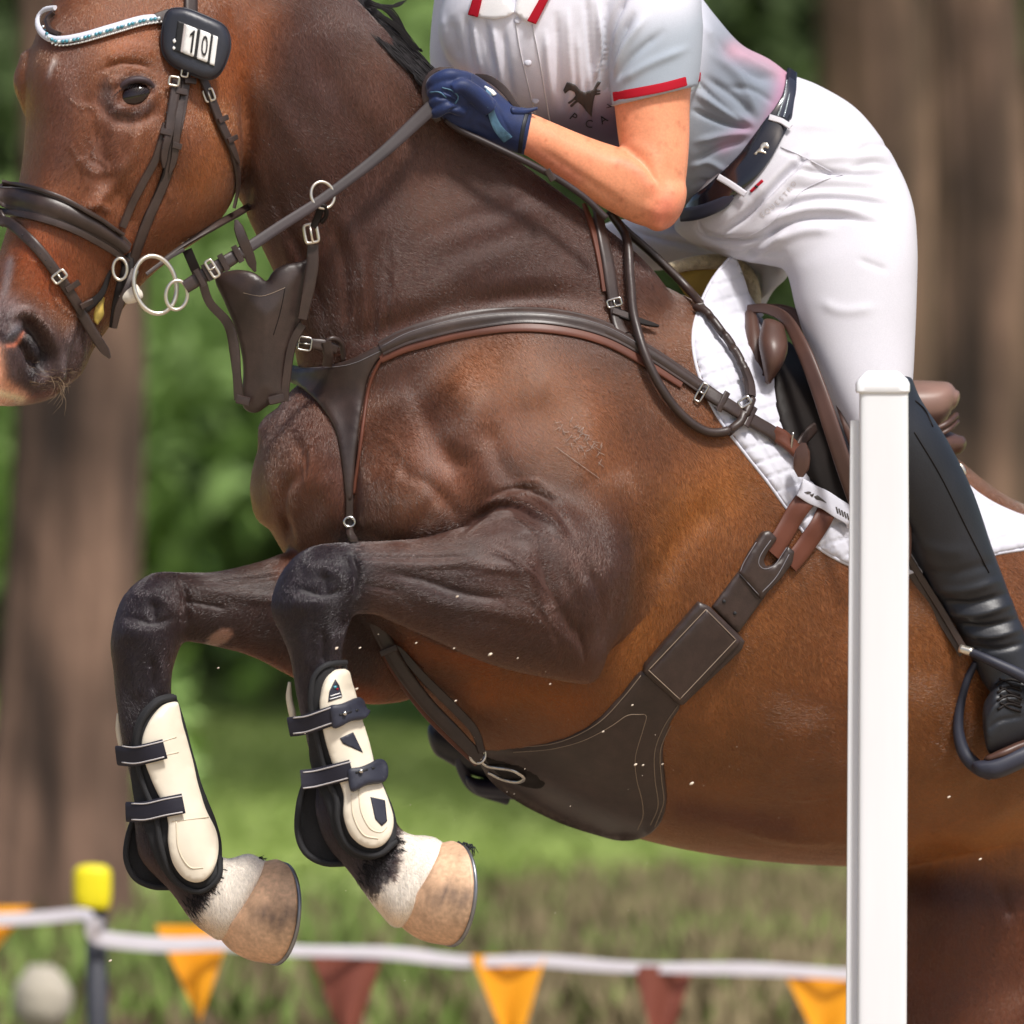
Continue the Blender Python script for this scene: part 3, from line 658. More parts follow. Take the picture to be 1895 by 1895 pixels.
def seam(pts, m, parent, off=0., r=.7, name='stitching', trees=None, lift=4.5, sms=4, closed=False):
    return tube(name, [(x, y, off) for x, y in pts], r, m, parent, free=False, lift=lift, n=5, sms=sms, trees=trees, closed=closed, step=6)
def text_mesh(s, size=1.0, font_w=1.0):
    c = bpy.data.curves.new('t', 'FONT'); c.body = s; c.size = size; c.align_x = 'CENTER'; c.align_y = 'CENTER'; c.resolution_u = 3
    o = bpy.data.objects.new('t', c); COL.objects.link(o); dg = bpy.context.evaluated_depsgraph_get(); me = o.evaluated_get(dg).to_mesh()
    V = np.array([v.co[:] for v in me.vertices]); F = [tuple(p.vertices) for p in me.polygons]; o.evaluated_get(dg).to_mesh_clear(); bpy.data.objects.remove(o); bpy.data.curves.remove(c)
    return V[:, :2], F
def print_on(name, s, x, y, xd, yd, m, parent, d=None, lift=1.2, trees=None, shape=None):
    """flat lettering laid on a surface: xd, yd px vectors of one em to the right and up"""
    V, F = text_mesh(s) if shape is None else shape
    q = np.array([x, y]) + V[:, :1] * np.array(xd) + V[:, 1:] * np.array(yd)
    if d is None: D, Nn = surf(q, trees); D = D - lift
    else: D = np.full(len(q), float(d))
    W = PV(np.stack([q[:, 0], q[:, 1], D], 1)); k = len(W)
    V3 = np.concatenate([W, W + FW * .4 * S]); F3 = [tuple(f) for f in F]
    return mk(name, W, F3, m, parent, smooth=False)
def fan(poly):
    """triangulated flat polygon for printed marks"""
    p = np.array(poly, float); vs, es, fs, *_ = delaunay_2d_cdt([Vector(map(float, a)) for a in p], [(i, (i + 1) % len(p)) for i in range(len(p))], [], 1, 1e-5)
    return np.array([(v.x, v.y) for v in vs]), [tuple(f) for f in fs]
def mark(name, poly, m, parent, lift=1.2, d=None, trees=None, step=3.5):
    return panel(name, poly, .4, m, parent, lift=lift, trees=trees, spl=False, step=step, edge=.5, sms=1)
def ball(x, y, d, rx, ry=None, rz=None, n=16, m=10, ang=0):
    ry = ry or rx; rz = rz or rx; R = []
    for i in range(1, m):
        ph = math.pi * i / m; t = np.arange(n) / n * 2 * math.pi
        R.append(np.stack([rx * math.sin(ph) * np.cos(t), -ry * math.cos(ph) * np.ones(n), rz * math.sin(ph) * np.sin(t)], 1))
    V = np.concatenate(R + [np.array([[0, -ry, 0], [0, ry, 0]])]); a = math.radians(ang)
    V = np.stack([V[:, 0] * math.cos(a) - V[:, 1] * math.sin(a), V[:, 0] * math.sin(a) + V[:, 1] * math.cos(a), V[:, 2]], 1) + (x, y, d)
    F = skin((m - 1, n)); k = (m - 1) * n
    for j in range(n): F.append((k, (j + 1) % n, j)); F.append((k + 1, (m - 2) * n + j, (m - 2) * n + (j + 1) % n))
    return PV(V), F
# ================================================================== HORSE PARTS
e = hit(247, 176)[0]
v, f = ball(246, 178, e + 5, 38, 27, 24, 28, 18, ang=-24); mk('eye', v, f, 'eyeball', horse)
def lid(name, pts, r, c):
    q = cr(np.array([(x, y, e + dd) for x, y, dd in pts], float), 8); V, F = tubeV(PV(q), r, 8); o = mk(name, V, F, 'coat', horse, attr=np.tile(c, (len(V), 1)))
lid('eyelid', [(206, 202, 0), (214, 178, -8), (229, 156, -15), (252, 147, -16), (274, 151, -11), (287, 166, 0)], [3, 5, 6.5, 6.5, 5.5, 3], lc(58, 44, 48))
lid('eyelid', [(207, 201, 2), (226, 202, -7), (246, 202, -12), (266, 195, -11), (280, 181, -6), (285, 168, 2)], [3, 4, 4.5, 4.5, 3.5, 2.5], lc(84, 70, 74))
strands = []
for i in range(16):
    x = 216 + i * 4; y = 172 - 15 * math.sin(i / 15 * math.pi) ; strands.append(tubeV(PV(np.array([(x, y - 3, e - 15), (x - 4 - i * .2, y + 4, e - 26), (x - 8, y + 8, e - 30)])), [.7, .5, .2], 4))
tag(mk('eyelash', *join(strands), 'hair', horse), kind='stuff')
# short coat: hairs lying along the body, each coloured like the skin below it
HF = [((120, -60), (90, 560), (-.25, 1)), ((300, -60), (200, 560), (-.35, 1)), ((420, 60), (400, 380), (.1, 1)), ((520, -40), (500, 420), (.45, .9)), ((700, 80), (600, 600), (.5, .85)), ((900, 300), (760, 640), (.7, .7)), ((1150, 460), (1000, 900), (.75, .65)),
      ((520, 760), (540, 980), (.25, 1)), ((700, 720), (720, 960), (.6, .8)), ((1100, 960), (1110, 1250), (-.1, 1)), ((980, 960), (980, 1220), (-.75, .5)), ((820, 1000), (820, 1180), (-1, .12)), ((680, 1020), (680, 1130), (-1, .1)), ((560, 1030), (560, 1180), (-.5, 1)), ((590, 1220), (610, 1420), (.12, 1)), ((630, 1460), (730, 1650), (.55, .9)),
      ((460, 1050), (460, 1200), (-1, .2)), ((260, 1080), (250, 1220), (-.4, 1)), ((270, 1260), (290, 1440), (.12, 1)), ((310, 1500), (410, 1700), (.55, .9)), ((1300, 700), (1250, 1300), (.55, .85)), ((1000, 1300), (1100, 1500), (.9, .35)), ((1550, 900), (1500, 1560), (.8, .6)), ((1850, 980), (1850, 1560), (.95, .3)), ((1750, 1640), (1750, 1850), (.1, 1))]
def coat_hair(N_):
    q = B.q; F4 = B.F; fc = q[F4[:, 0]]; ok = (fc[:, 0] > -60) & (fc[:, 0] < 1960) & (fc[:, 1] > -60) & (fc[:, 1] < 1960) & ((B.n[F4[:, 0]] @ FW) < .25)
    F4 = F4[ok]; v0, v1, v2, v3 = (B.v[F4[:, i]] for i in range(4)); ar = np.linalg.norm(np.cross(v2 - v0, v3 - v1), axis=1) / 2
    r = np.random.default_rng(21); k = r.choice(len(F4), N_, p=ar / ar.sum()); u = r.random((N_, 1)); w_ = r.random((N_, 1))
    pos = (v0[k] * (1 - u) + v1[k] * u) * (1 - w_) + (v3[k] * (1 - u) + v2[k] * u) * w_; n_ = B.n[F4[k, 0]]; col = B.c[F4[k, 0]]; qq = UVD(pos)
    vec = np.zeros((N_, 2)); 
    for a_, b_, d_ in HF:
        a_ = np.array(a_, float); ab = np.array(b_) - a_; t = np.clip(((qq[:, :2] - a_) @ ab) / (ab @ ab), 0, 1); ds = ((qq[:, :2] - a_ - t[:, None] * ab) ** 2).sum(1); d_ = np.array(d_) / np.hypot(*d_)
        vec += d_ / (ds[:, None] + 400) ** 1.5
    vec /= np.linalg.norm(vec, axis=1)[:, None] + 1e-12
    sw = .35 * np.sin(qq[:, 0] * .021 + np.sin(qq[:, 1] * .017) * 2) + .2 * np.sin(qq[:, 1] * .045 + qq[:, 0] * .01) + r.normal(0, .22, N_); cs, sn = np.cos(sw), np.sin(sw); vec = np.stack([vec[:, 0] * cs - vec[:, 1] * sn, vec[:, 0] * sn + vec[:, 1] * cs], 1)
    d3 = vec[:, :1] * RT - vec[:, 1:] * UP; d3 -= n_ * (d3 * n_).sum(1)[:, None]; d3 /= np.linalg.norm(d3, axis=1)[:, None] + 1e-9
    L3 = r.uniform(.005, .010, (N_, 1)); lift = r.uniform(.03, .13, (N_, 1))
    pts = np.stack([pos - n_ * .0004, pos + d3 * L3 * .5 + n_ * L3 * lift * .7, pos + d3 * L3 + n_ * L3 * lift * .75], 1)
    hc = bpy.data.hair_curves.new('coat_hair'); hc.add_curves([3] * N_); o = bpy.data.objects.new('coat_hair', hc); COL.objects.link(o); o.parent = horse; c0 = np.array(horse.location)
    hc.attributes['position'].data.foreach_set('vector', (pts - c0).astype(np.float32).ravel())
    rad = hc.attributes.new('radius', 'FLOAT', 'POINT') if 'radius' not in hc.attributes else hc.attributes['radius']; rad.data.foreach_set('value', np.tile([.00016, .00013, .00002], N_).astype(np.float32))
    j = r.uniform(.75, 1.28, (N_, 1)); at_ = hc.attributes.new('coat', 'FLOAT_COLOR', 'CURVE'); at_.data.foreach_set('color', np.concatenate([np.clip(np.where(col[:, 2:] > .25, col * 1.1, col * j * (.62 + .2 * np.clip((.06 - col.mean(1, keepdims=True)) / .06, 0, 1))), 0, 1), np.ones((N_, 1))], 1).astype(np.float32).ravel())
    hc.materials.append(MT['coat_hair']); tag(o, kind='stuff')
coat_hair(900000)
# hooves with shoes
def hoof(dx, dy, d, flip=0):
    # rings from coronet to ground; x,y of the two ends of the visible diameter
    st_ = [(812, 1560, 728, 1694, d, 62), (826, 1558, 752, 1722, d, 72), (838, 1556, 786, 1742, d - 2, 80), (846, 1560, 828, 1750, d - 4, 84)]
    st_ = [(a + dx, b + dy, c + dx, e_ + dy, dd, t) for a, b, c, e_, dd, t in st_]
    rows = cr(np.array([list(r) for r in st_], float), 5); th = np.arange(40) / 40 * 2 * math.pi; R = []
    for i, r in enumerate(rows):
        A = np.array([r[0], r[1], r[4]]); Bp = np.array([r[2], r[3], r[4]]); C = (A + Bp) / 2; H = (A - Bp) / 2; tx = 18 + 22 * i / len(rows)
        T = np.array([tx, tx * .12, -r[5]]); R.append(C + np.cos(th)[:, None] * H + np.sin(th)[:, None] * T + np.array([0, 0, 0]))
    R = np.array(R); C = R[-1].mean(0); inner = C + (R[-1] - C) * .80; sole = C + (R[-1] - C) * .6 + np.array([-8, -4, 0])
    V = np.concatenate([R.reshape(-1, 3), inner, sole, (C - [10, 5, 0])[None], R[0].mean(0)[None]]); m = len(R); F = skin((m + 2, 40))
    for j in range(40): F.append(((m + 1) * 40 + j, (m + 1) * 40 + (j + 1) % 40, (m + 2) * 40)); F.append(((j + 1) % 40, j, (m + 2) * 40 + 1))
    q = V.copy(); c = np.tile(lc(212, 170, 136), (len(V), 1)); t = np.clip((q[:, 0] - dx - 745) / 110 + rng.normal(0, .03, len(q)), 0, 1)
    ph = q[:, 1] - dy + 6 * np.sin(q[:, 0] * .07); g = np.clip(1 - np.abs(ph - 1662 - 5 * np.sin(q[:, 0] * .15)) / 26, 0, 1) * np.clip(t * 2 - .35, 0, 1) * .85 + np.clip(1 - np.abs(ph - 1608) / 9, 0, 1) * np.clip(.7 - abs(t - .45) * 2, 0, 1) * .6; g = g * (.75 + .25 * np.sin(q[:, 1] * .5 + q[:, 0] * .2))
    c = c * (1 - t[:, None] * .35) + lc(206, 180, 150) * t[:, None] * .35; c = c * (1 - g[:, None]) + lc(96, 86, 84) * g[:, None]
    lo = np.clip((q[:, 1] - dy - 1700) / 50, 0, 1); c = c * (1 - lo[:, None] * .35) + lc(200, 150, 116) * lo[:, None] * .35
    h = mk('hoof', PV(V), F, 'hoof_horn', horse, attr=c)
    out = C + (R[-1] - C) * 1.01 + np.array([2, 1, 0]); o2 = out + np.array([5, 1.2, 0]); i2 = C + (R[-1] - C) * .78 + np.array([7, 2, 0]); i1 = C + (R[-1] - C) * .78
    k0, k1 = 0, 40
    V = np.concatenate([out, o2, i2, i1]); F = skin((4, 40), True); mk('horseshoe', PV(V), F, 'shoe_steel', h)
    for a, b in ((852, 1690), (858, 1655), (856, 1612)):
        v, f = ball(a + dx - 6, b + dy, d - 62, 3, 2, 2, 8, 6); mk('shoe_nail', v, f, 'shoe_steel', h)
    return h
hoof(0, 0, -266); hoof(-326, 34, -64)
# tuft of grass stuck under the shoe
tf = []
for i in range(70):
    x, y = 836 + random.uniform(0, 34), 1566 + random.uniform(-4, 8); a = random.uniform(-.7, .5); L_2 = random.uniform(6, 20)
    tf.append(tubeV(PV(np.array([(x, y, -280), (x + L_2 * .5 * math.cos(a), y + L_2 * .5 * math.sin(a) - 2, -283), (x + L_2 * math.cos(a + .6), y + L_2 * math.sin(a + .6), -280)])), [1.3, 1, .4], 4))
for i in range(16): 
    x, y = 478 + random.uniform(0, 8), 1588 + random.uniform(-3, 3); tf.append(tubeV(PV(np.array([(x, y, -70), (x + random.uniform(2, 12), y + random.uniform(-4, 4), -72)])), [1, .4], 4))
tag(mk('grass_tuft', *join(tf), 'glove_dark', None), 'dark shreds of grass stuck under the heels of both front hooves', 'grass', kind='stuff')
# mane: thousands of strands lying along the crest and a few flying free
crest = cr(np.array([(560, -95), (640, -22), (700, 30), (760, 95), (800, 142), (836, 178), (900, 238)], float), 12)
mn = []
def strand(pts, r=1.0): mn.append(tubeV(PV(cr(np.array(pts, float), 4)), [r, r * .9, r * .25], 4))
for i in range(2600):
    t = random.random() * .98; k = t * (len(crest) - 1); a = crest[int(k)]; b = crest[min(int(k) + 1, len(crest) - 1)]; x, y = a + (b - a) * (k - int(k))
    tdir = np.array([.68, .73]); u = random.uniform(0, 1); wid = 44 * (1 - .8 * t) + 6; off = random.gauss(0, 1) * 5
    n_ = np.array([-.72, .69]); L2 = random.uniform(40, 120) * (1 - .4 * t); bx = np.array([x, y]) - n_ * (4 + 5 * (1 - t)) + n_ * u * wid
    dd = -34 - u * 58 * (1 - t * .3) + off * .3
    strand([(bx[0], bx[1], dd), (bx[0] + tdir[0] * L2 * .5 + off, bx[1] + tdir[1] * L2 * .5 + off * .4, dd - 3), (bx[0] + tdir[0] * L2, bx[1] + tdir[1] * L2 - off * .5, dd)], random.uniform(.6, 1.3))
for (p0, p1, p2, p3, cnt, sp) in [((680, 5), (722, 22), (756, 72), (780, 95), 60, 5), ((690, 20), (735, 50), (765, 85), (780, 93), 50, 4), ((676, 6), (712, 12), (738, 8), (752, 0), 22, 3), ((700, 40), (725, 62), (748, 80), (770, 104), 26, 4)]:
    for i in range(cnt):
        o = [random.gauss(0, sp * .55) for _ in range(8)]
        strand([(p0[0] + o[0], p0[1] + o[1], -60), (p1[0] + o[2], p1[1] + o[3], -55), (p2[0] + o[4], p2[1] + o[5], -50), (p3[0] + o[6] * .5, p3[1] + o[7] * .5, -46)], .8)
tag(mk('mane', *join(mn), 'hair', horse), kind='stuff')
# whiskers
wk = []
for i in range(22):
    x = random.uniform(90, 150); y = random.uniform(690, 728); h_ = hit(x, y)
    if h_ is None: continue
    L2 = random.uniform(14, 52); a = random.uniform(.3, 1.5)
    wk.append(tubeV(PV(cr(np.array([(x, y, h_[0]), (x + L2 * .5 * math.cos(a), y + L2 * .5 * math.sin(a), h_[0] - 16), (x + L2 * math.cos(a + .5), y + L2 * math.sin(a + .5), h_[0] - 20)]), 5)), [.5, .35, .15], 4))
for i in range(26):
    x = random.uniform(50, 130); y = random.uniform(670, 722); h_ = hit(x, y)
    if h_: wk.append(tubeV(PV(np.array([(x, y, h_[0]), (x + random.uniform(8, 20), y + random.uniform(-2, 6), h_[0] - 4)])), [.4, .2], 4))
tag(mk('whiskers', *join(wk), 'whisker', horse), kind='stuff')
# hair fringe where the dark fetlock meets the white pastern
fr = []
for (ax, ay, bx, by, d) in ((742, 1552, 664, 1640, -316), (408, 1602, 350, 1690, -112)):
    for i in range(300):
        t = random.random(); o_ = random.gauss(-6, 9); x = ax + (bx - ax) * t + o_ * .8; y = ay + (by - ay) * t + o_ * .6; h_ = hit(x, y)
        if h_ is None: continue
        a = random.gauss(.75, .35); L2 = random.uniform(5, 20)
        fr.append(tubeV(PV(np.array([(x, y, h_[0]), (x + L2 * .5 * math.cos(a), y + L2 * .5 * math.sin(a), h_[0] - 2), (x + L2 * math.cos(a), y + L2 * math.sin(a), h_[0] - 1)])), [.8, .7, .2], 4))
tag(mk('fetlock_hair', *join(fr), 'hair', horse), kind='stuff')
# faint scratches in the coat of the shoulder
sc = []
sc.append([(1030, 828), (1110, 886)])
for i in range(46):
    x = random.uniform(1026, 1112); y = 768 + (x - 1026) * .72 + random.uniform(-8, 40) * .9; a = random.uniform(-1.2, 1.4); L2 = random.uniform(5, 14)
    sc.append([(x, y), (x + L2 * math.cos(a), y + L2 * math.sin(a))])
ss = []
for s_ in sc:
    q = resamp(np.array(s_, float), 5); D, Nn = surf(q); ss.append(tubeV(PV(np.stack([q[:, 0], q[:, 1], D - 3.2], 1)), .55, 4))
tag(mk('coat_scratches', *join(ss), 'scratch', horse), kind='stuff')
# ================================================================== RIDER
FS = 1.0
def fin(parts, voxel, sm_, strokes=(), base=(.6, .6, .6), post=1):
    M = union(parts, voxel, sm_); M.prep()
    for s_ in strokes: M.stroke(s_[0], s_[1], s_[2] * FS, **(s_[3] if len(s_) > 3 else {}))
    M.smooth(post, .4); M.prep(); M.col(base); return M
rider = thing('person', P(1560, 1000, 300), 'rider in a pale polo shirt, white breeches and tall black boots folded over the horse', 'person')
up_arm = loft([(1120, -30, 1285, -40, 70, 70), (1125, 80, 1290, 60, 62, 68), (1136, 190, 1278, 180, 52, 66), (1146, 270, 1276, 260, 44, 63), (1160, 330, 1270, 330, 36, 60), (1178, 385, 1256, 385, 28, 52), (1196, 414, 1240, 412, 24, 40)], n=40)
fore_arm = loft([(1262, 330, 1222, 424, 24, 50), (1205, 285, 1180, 416, 18, 58), (1145, 272, 1125, 390, 6, 58), (1090, 254, 1072, 356, -12, 52), (1035, 232, 1018, 318, -34, 44), (990, 212, 976, 290, -54, 37), (950, 200, 936, 270, -72, 32), (915, 190, 905, 250, -82, 28)], n=40)
core = loft([(1430, 170, 1270, 370, 290, 90), (1330, 70, 1140, 270, 240, 105), (1230, -60, 920, 150, 150, 105), (1090, -140, 840, 40, 110, 95), (1000, -170, 880, -90, 90, 60)], n=32)
neck_ = loft([(1010, 10, 920, 40, 60, 40), (1015, -60, 900, -20, 60, 50), (1000, -140, 890, -110, 50, 48), (985, -220, 860, -200, 40, 52)], n=32)
skull = loft([(1000, -380, 850, -370, 30, 70), (1010, -320, 810, -310, 25, 82), (1000, -260, 812, -240, 20, 78), (960, -200, 822, -180, 20, 60)], n=32)
far_arm = loft([(930, -60, 810, -60, 180, 60), (915, 60, 805, 60, 190, 58), (900, 140, 812, 150, 190, 50), (905, 190, 835, 230, 170, 44), (890, 180, 830, 230, 110, 40), (860, 165, 820, 200, 60, 32)], n=32)
AR = fin([up_arm, fore_arm, core, neck_, skull, far_arm], .0032, 7, [
    ([(1150, 274), (1190, 300), (1220, 345)], 6, -8), ([(1160, 262), (1200, 284), (1232, 335)], 12, 3), ([(1130, 290), (1180, 320), (1210, 360)], 18, 5),
    ([(1190, 380), (1225, 400)], 14, 4), ([(1235, 300), (1225, 370)], 12, -3), ([(1000, 230), (1080, 275), (1150, 310)], 22, 3), ([(990, 270), (1080, 330), (1150, 378)], 9, -3),
    ([(938, 8), (952, 40)], 10, -4)])
sk = lc(232, 154, 116)
AR.col(sk); AR.paint([(1225, 400), (1235, 380)], 26, lc(222, 128, 104), .8); AR.paint([(980, 280), (1060, 330)], 20, lc(214, 128, 104), .7); AR.paint([(1160, 300), (1210, 350)], 12, lc(210, 124, 96), .5)
for i in range(120):
    x, y = random.uniform(970, 1275), random.uniform(195, 415); AR.paint([(x, y)], random.uniform(2.5, 4.5), lc(176, 98, 68), random.uniform(.15, .5), smooth=False)
body = mk('body', AR.v, AR.F, 'skin', rider, attr=AR.c); ARB = AR.tree()
# polo shirt
torso = loft([(1472, 148, 1292, 404, 286, 123, 0, .24), (1425, 110, 1232, 358, 272, 124, 0, .12), (1372, 82, 1165, 300, 250, 128), (1325, 30, 1090, 262, 215, 132), (1270, -40, 985, 226, 175, 132), (1200, -110, 880, 168, 130, 128), (1090, -150, 812, 70, 110, 120), (1010, -165, 830, -40, 100, 100)], n=56, e=2.2, cap=(.02, .3))
slv = loft([(1060, -110, 1250, -150, 130, 90), (1095, -40, 1290, -70, 88, 86), (1112, 50, 1300, 40, 68, 84), (1122, 120, 1299, 98, 60, 82), (1131, 182, 1294, 144, 54, 79), (1132, 197, 1292, 158, 53, 79)], n=48, e=2.2, cap=(.3, .01))
fslv = loft([(930, -120, 830, -110, 150, 70), (935, -40, 808, -30, 170, 74), (925, 40, 796, 70, 180, 72), (905, 110, 797, 128, 185, 68), (900, 150, 806, 160, 185, 64)], n=40, cap=(.3, .02))
fo = []
for x0, y0, x1, y1, r, a in [(862, 30, 876, 130, 6, -5), (876, 40, 892, 135, 5, 4), (897, 36, 915, 130, 6, -6), (912, 45, 932, 170, 5, 4), (930, 50, 950, 190, 6, -4), (1010, 60, 1022, 190, 6, 4), (1030, 30, 1040, 200, 7, -5), (1050, 20, 1062, 180, 6, 3), (1085, -10, 1098, 150, 6, -5), (1105, 0, 1122, 150, 5, 4), (835, 40, 850, 110, 9, -4), (820, 30, 830, 110, 6, 3), (1068, 60, 1080, 200, 6, 3)]:
    fo.append(([(x0, y0), ((x0 + x1) / 2 - 2, (y0 + y1) / 2), (x1, y1)], r, a))
fo += [([(1125, 160), (1138, 90), (1170, 30)], 7, -8, dict(dmax=70)), ([(1130, 150), (1155, 90), (1195, 30)], 7, 6, dict(dmax=70)), ([(1135, 150), (1170, 105), (1225, 60)], 7, -5, dict(dmax=70)), ([(1150, 150), (1200, 120), (1270, 90)], 8, 4, dict(dmax=70)),
       ([(1112, 150), (1128, 60), (1160, -10)], 6, -9), ([(1098, 150), (1110, 100), (1108, 30)], 5, 5),
       ([(1388, 238), (1340, 228), (1285, 205)], 5, -8), ([(1390, 228), (1340, 205), (1285, 170)], 7, 6), ([(1395, 218), (1360, 180), (1310, 145)], 7, -6), ([(1388, 246), (1340, 250), (1290, 262)], 6, 5), ([(1380, 260), (1330, 275), (1285, 300)], 6, -5), ([(1400, 205), (1370, 150), (1320, 100)], 8, 5),
       ([(1430, 150), (1380, 128), (1320, 70)], 9, -7), ([(1370, 98), (1400, 118), (1440, 140)], 6, 5), ([(1300, 40), (1340, 100), (1400, 170)], 9, 5), ([(1345, 320), (1310, 300), (1280, 310)], 6, 4), ([(1330, 345), (1300, 335), (1275, 345)], 5, -4), ([(1430, 190), (1400, 170), (1350, 160)], 6, -4), ([(1290, 150), (1330, 190), (1385, 232)], 4, -4)]
fo += [([(1040 + 9 * k, 205 + 6 * k), (1050 + 9 * k, 150)], 5, (-2, 2)[k % 2]) for k in range(7)]
FS = 1.35
SH = fin([torso, slv, fslv], .0027, 4, fo)
white = lc(234, 234, 246); grey = lc(158, 166, 176); pink = lc(186, 122, 156); mauve = lc(160, 156, 182)
SH.col(white)
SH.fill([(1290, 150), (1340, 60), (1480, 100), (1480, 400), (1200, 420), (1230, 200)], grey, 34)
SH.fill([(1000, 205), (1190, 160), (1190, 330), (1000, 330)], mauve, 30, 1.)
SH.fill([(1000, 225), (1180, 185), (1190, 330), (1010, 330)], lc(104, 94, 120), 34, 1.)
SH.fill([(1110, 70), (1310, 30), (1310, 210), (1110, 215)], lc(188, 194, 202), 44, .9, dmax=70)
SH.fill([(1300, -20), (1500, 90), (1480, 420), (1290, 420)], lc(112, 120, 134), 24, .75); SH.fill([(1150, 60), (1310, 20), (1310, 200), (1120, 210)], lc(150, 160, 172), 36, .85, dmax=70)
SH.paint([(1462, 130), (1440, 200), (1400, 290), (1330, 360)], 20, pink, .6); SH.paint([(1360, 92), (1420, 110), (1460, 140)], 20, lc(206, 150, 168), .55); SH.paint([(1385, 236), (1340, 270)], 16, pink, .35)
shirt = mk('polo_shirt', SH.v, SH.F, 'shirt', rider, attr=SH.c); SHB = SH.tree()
def slvtrim(name, off, w, m, th=1.5):
    pts = [(1295, 134 + off), (1270, 142 + off), (1230, 153 + off), (1185, 162 + off), (1145, 169 + off * 1.02), (1136, 171 + off)]
    return strap(name, pts, w, th, m, shirt, trees=[SHB], lift=.6, sms=4)
slvtrim('sleeve_stripe', 8, 17, 'red_cloth'); slvtrim('sleeve_cuff', 24, 12, 'grey_cloth', 1.2)
# collar
def flap(name, poly, m='shirt', th=4, lift=3, par=None, edge=3): return panel(name, poly, th, m, par or shirt, colfn=lambda a, b: lc(244, 243, 246), trees=[SHB, ARB], lift=lift, spl=False, step=7, edge=edge)
flap('collar', [(890, -40), (925, -40), (938, 0), (953, 22), (942, 30), (918, 36), (892, 32), (869, 26), (872, 0)])
flap('collar', [(960, -40), (1040, -50), (1008, 0), (985, 43), (970, 38), (952, 22), (956, 0)])
mark('collar_stripe', [(886, -30), (900, -28), (886, 31), (869, 26)], 'red_cloth', shirt, lift=10, trees=[SHB]); mark('collar_stripe', [(1008, -20), (1024, -20), (991, 44), (975, 38)], 'red_cloth', shirt, lift=10, trees=[SHB])
seam([(953, 30), (962, 90), (978, 160), (992, 215)], 'shirt', shirt, name='placket_edge', trees=[SHB], lift=.8, r=1.3); 
def sgray(o): 
    a = o.data.color_attributes.new('coat', 'FLOAT_COLOR', 'POINT'); a.data.foreach_set('color', list((.72, .71, .74, 1)) * len(o.data.vertices))
for o in [c for c in shirt.children if c.name.startswith('placket_edge')]: sgray(o)
o = seam([(985, 46), (998, 110), (1008, 170), (1018, 225)], 'shirt', shirt, name='placket_edge', trees=[SHB], lift=.8, r=1.3); sgray(o)
for x, y in ((958, 38), (977, 116), (991, 186)):
    d = hit(x, y, None, [SHB])[0]; v, f = ball(x, y, d - 1, 6.5, 6.5, 2.5, 16, 8); o = mk('button', v, f, 'pad', shirt)
# emblem and letters on the chest
HB = [(1043, 166), (1049, 152), (1056, 153), (1063, 156), (1076, 168), (1081, 171), (1097, 166), (1106, 150), (1112, 152), (1103, 165), (1112, 167), (1111, 169), (1103, 170), (1103, 171), (1112, 172), (1111, 174), (1100, 176), (1096, 195), (1094, 216), (1082, 200), (1070, 188), (1056, 198), (1054, 194), (1066, 186), (1064, 183), (1053, 192), (1051, 189), (1066, 177), (1064, 171), (1056, 166), (1052, 168), (1046, 173)]
mark('chest_emblem', HB, 'ink_brown', shirt, trees=[SHB], lift=1.5)
for ch, x, y, a, s_ in (('P', 1061, 217, 42, 21), ('C', 1090, 230, 8, 21), ('A', 1117, 222, -32, 21), ('V', 1128, 197, -80, 14)):
    a = math.radians(a); print_on('chest_letter', ch, x, y, (s_ * math.cos(a), s_ * math.sin(a)), (s_ * math.sin(a), -s_ * math.cos(a)), 'ink', shirt, trees=[SHB], lift=2.6)
# ------------------------------------------------------------------ breeches
pelvis = loft([(1470, 140, 1255, 398, 285, 116), (1520, 160, 1248, 425, 285, 130), (1590, 205, 1290, 455, 270, 140), (1650, 285, 1350, 478, 235, 135), (1688, 370, 1425, 492, 190, 120), (1698, 455, 1455, 505, 155, 108), (1697, 540, 1472, 570, 130, 102), (1694, 620, 1494, 640, 110, 96), (1690, 700, 1524, 715, 90, 90), (1684, 780, 1562, 800, 72, 82), (1680, 850, 1590, 870, 66, 74)], n=56, e=2.15, cap=(.02, .3))
thigh_far = loft([(1480, 250, 1440, 520, 350, 110), (1400, 330, 1400, 520, 400, 110), (1300, 380, 1310, 505, 450, 90), (1215, 400, 1225, 500, 490, 80), (1130, 410, 1150, 520, 520, 70), (1080, 440, 1120, 620, 560, 70)], n=40)
inner = loft([(1455, 400, 1400, 420, 330, 60), (1462, 500, 1400, 560, 380, 60), (1430, 540, 1340, 600, 430, 60), (1400, 600, 1320, 700, 470, 60)], n=32)
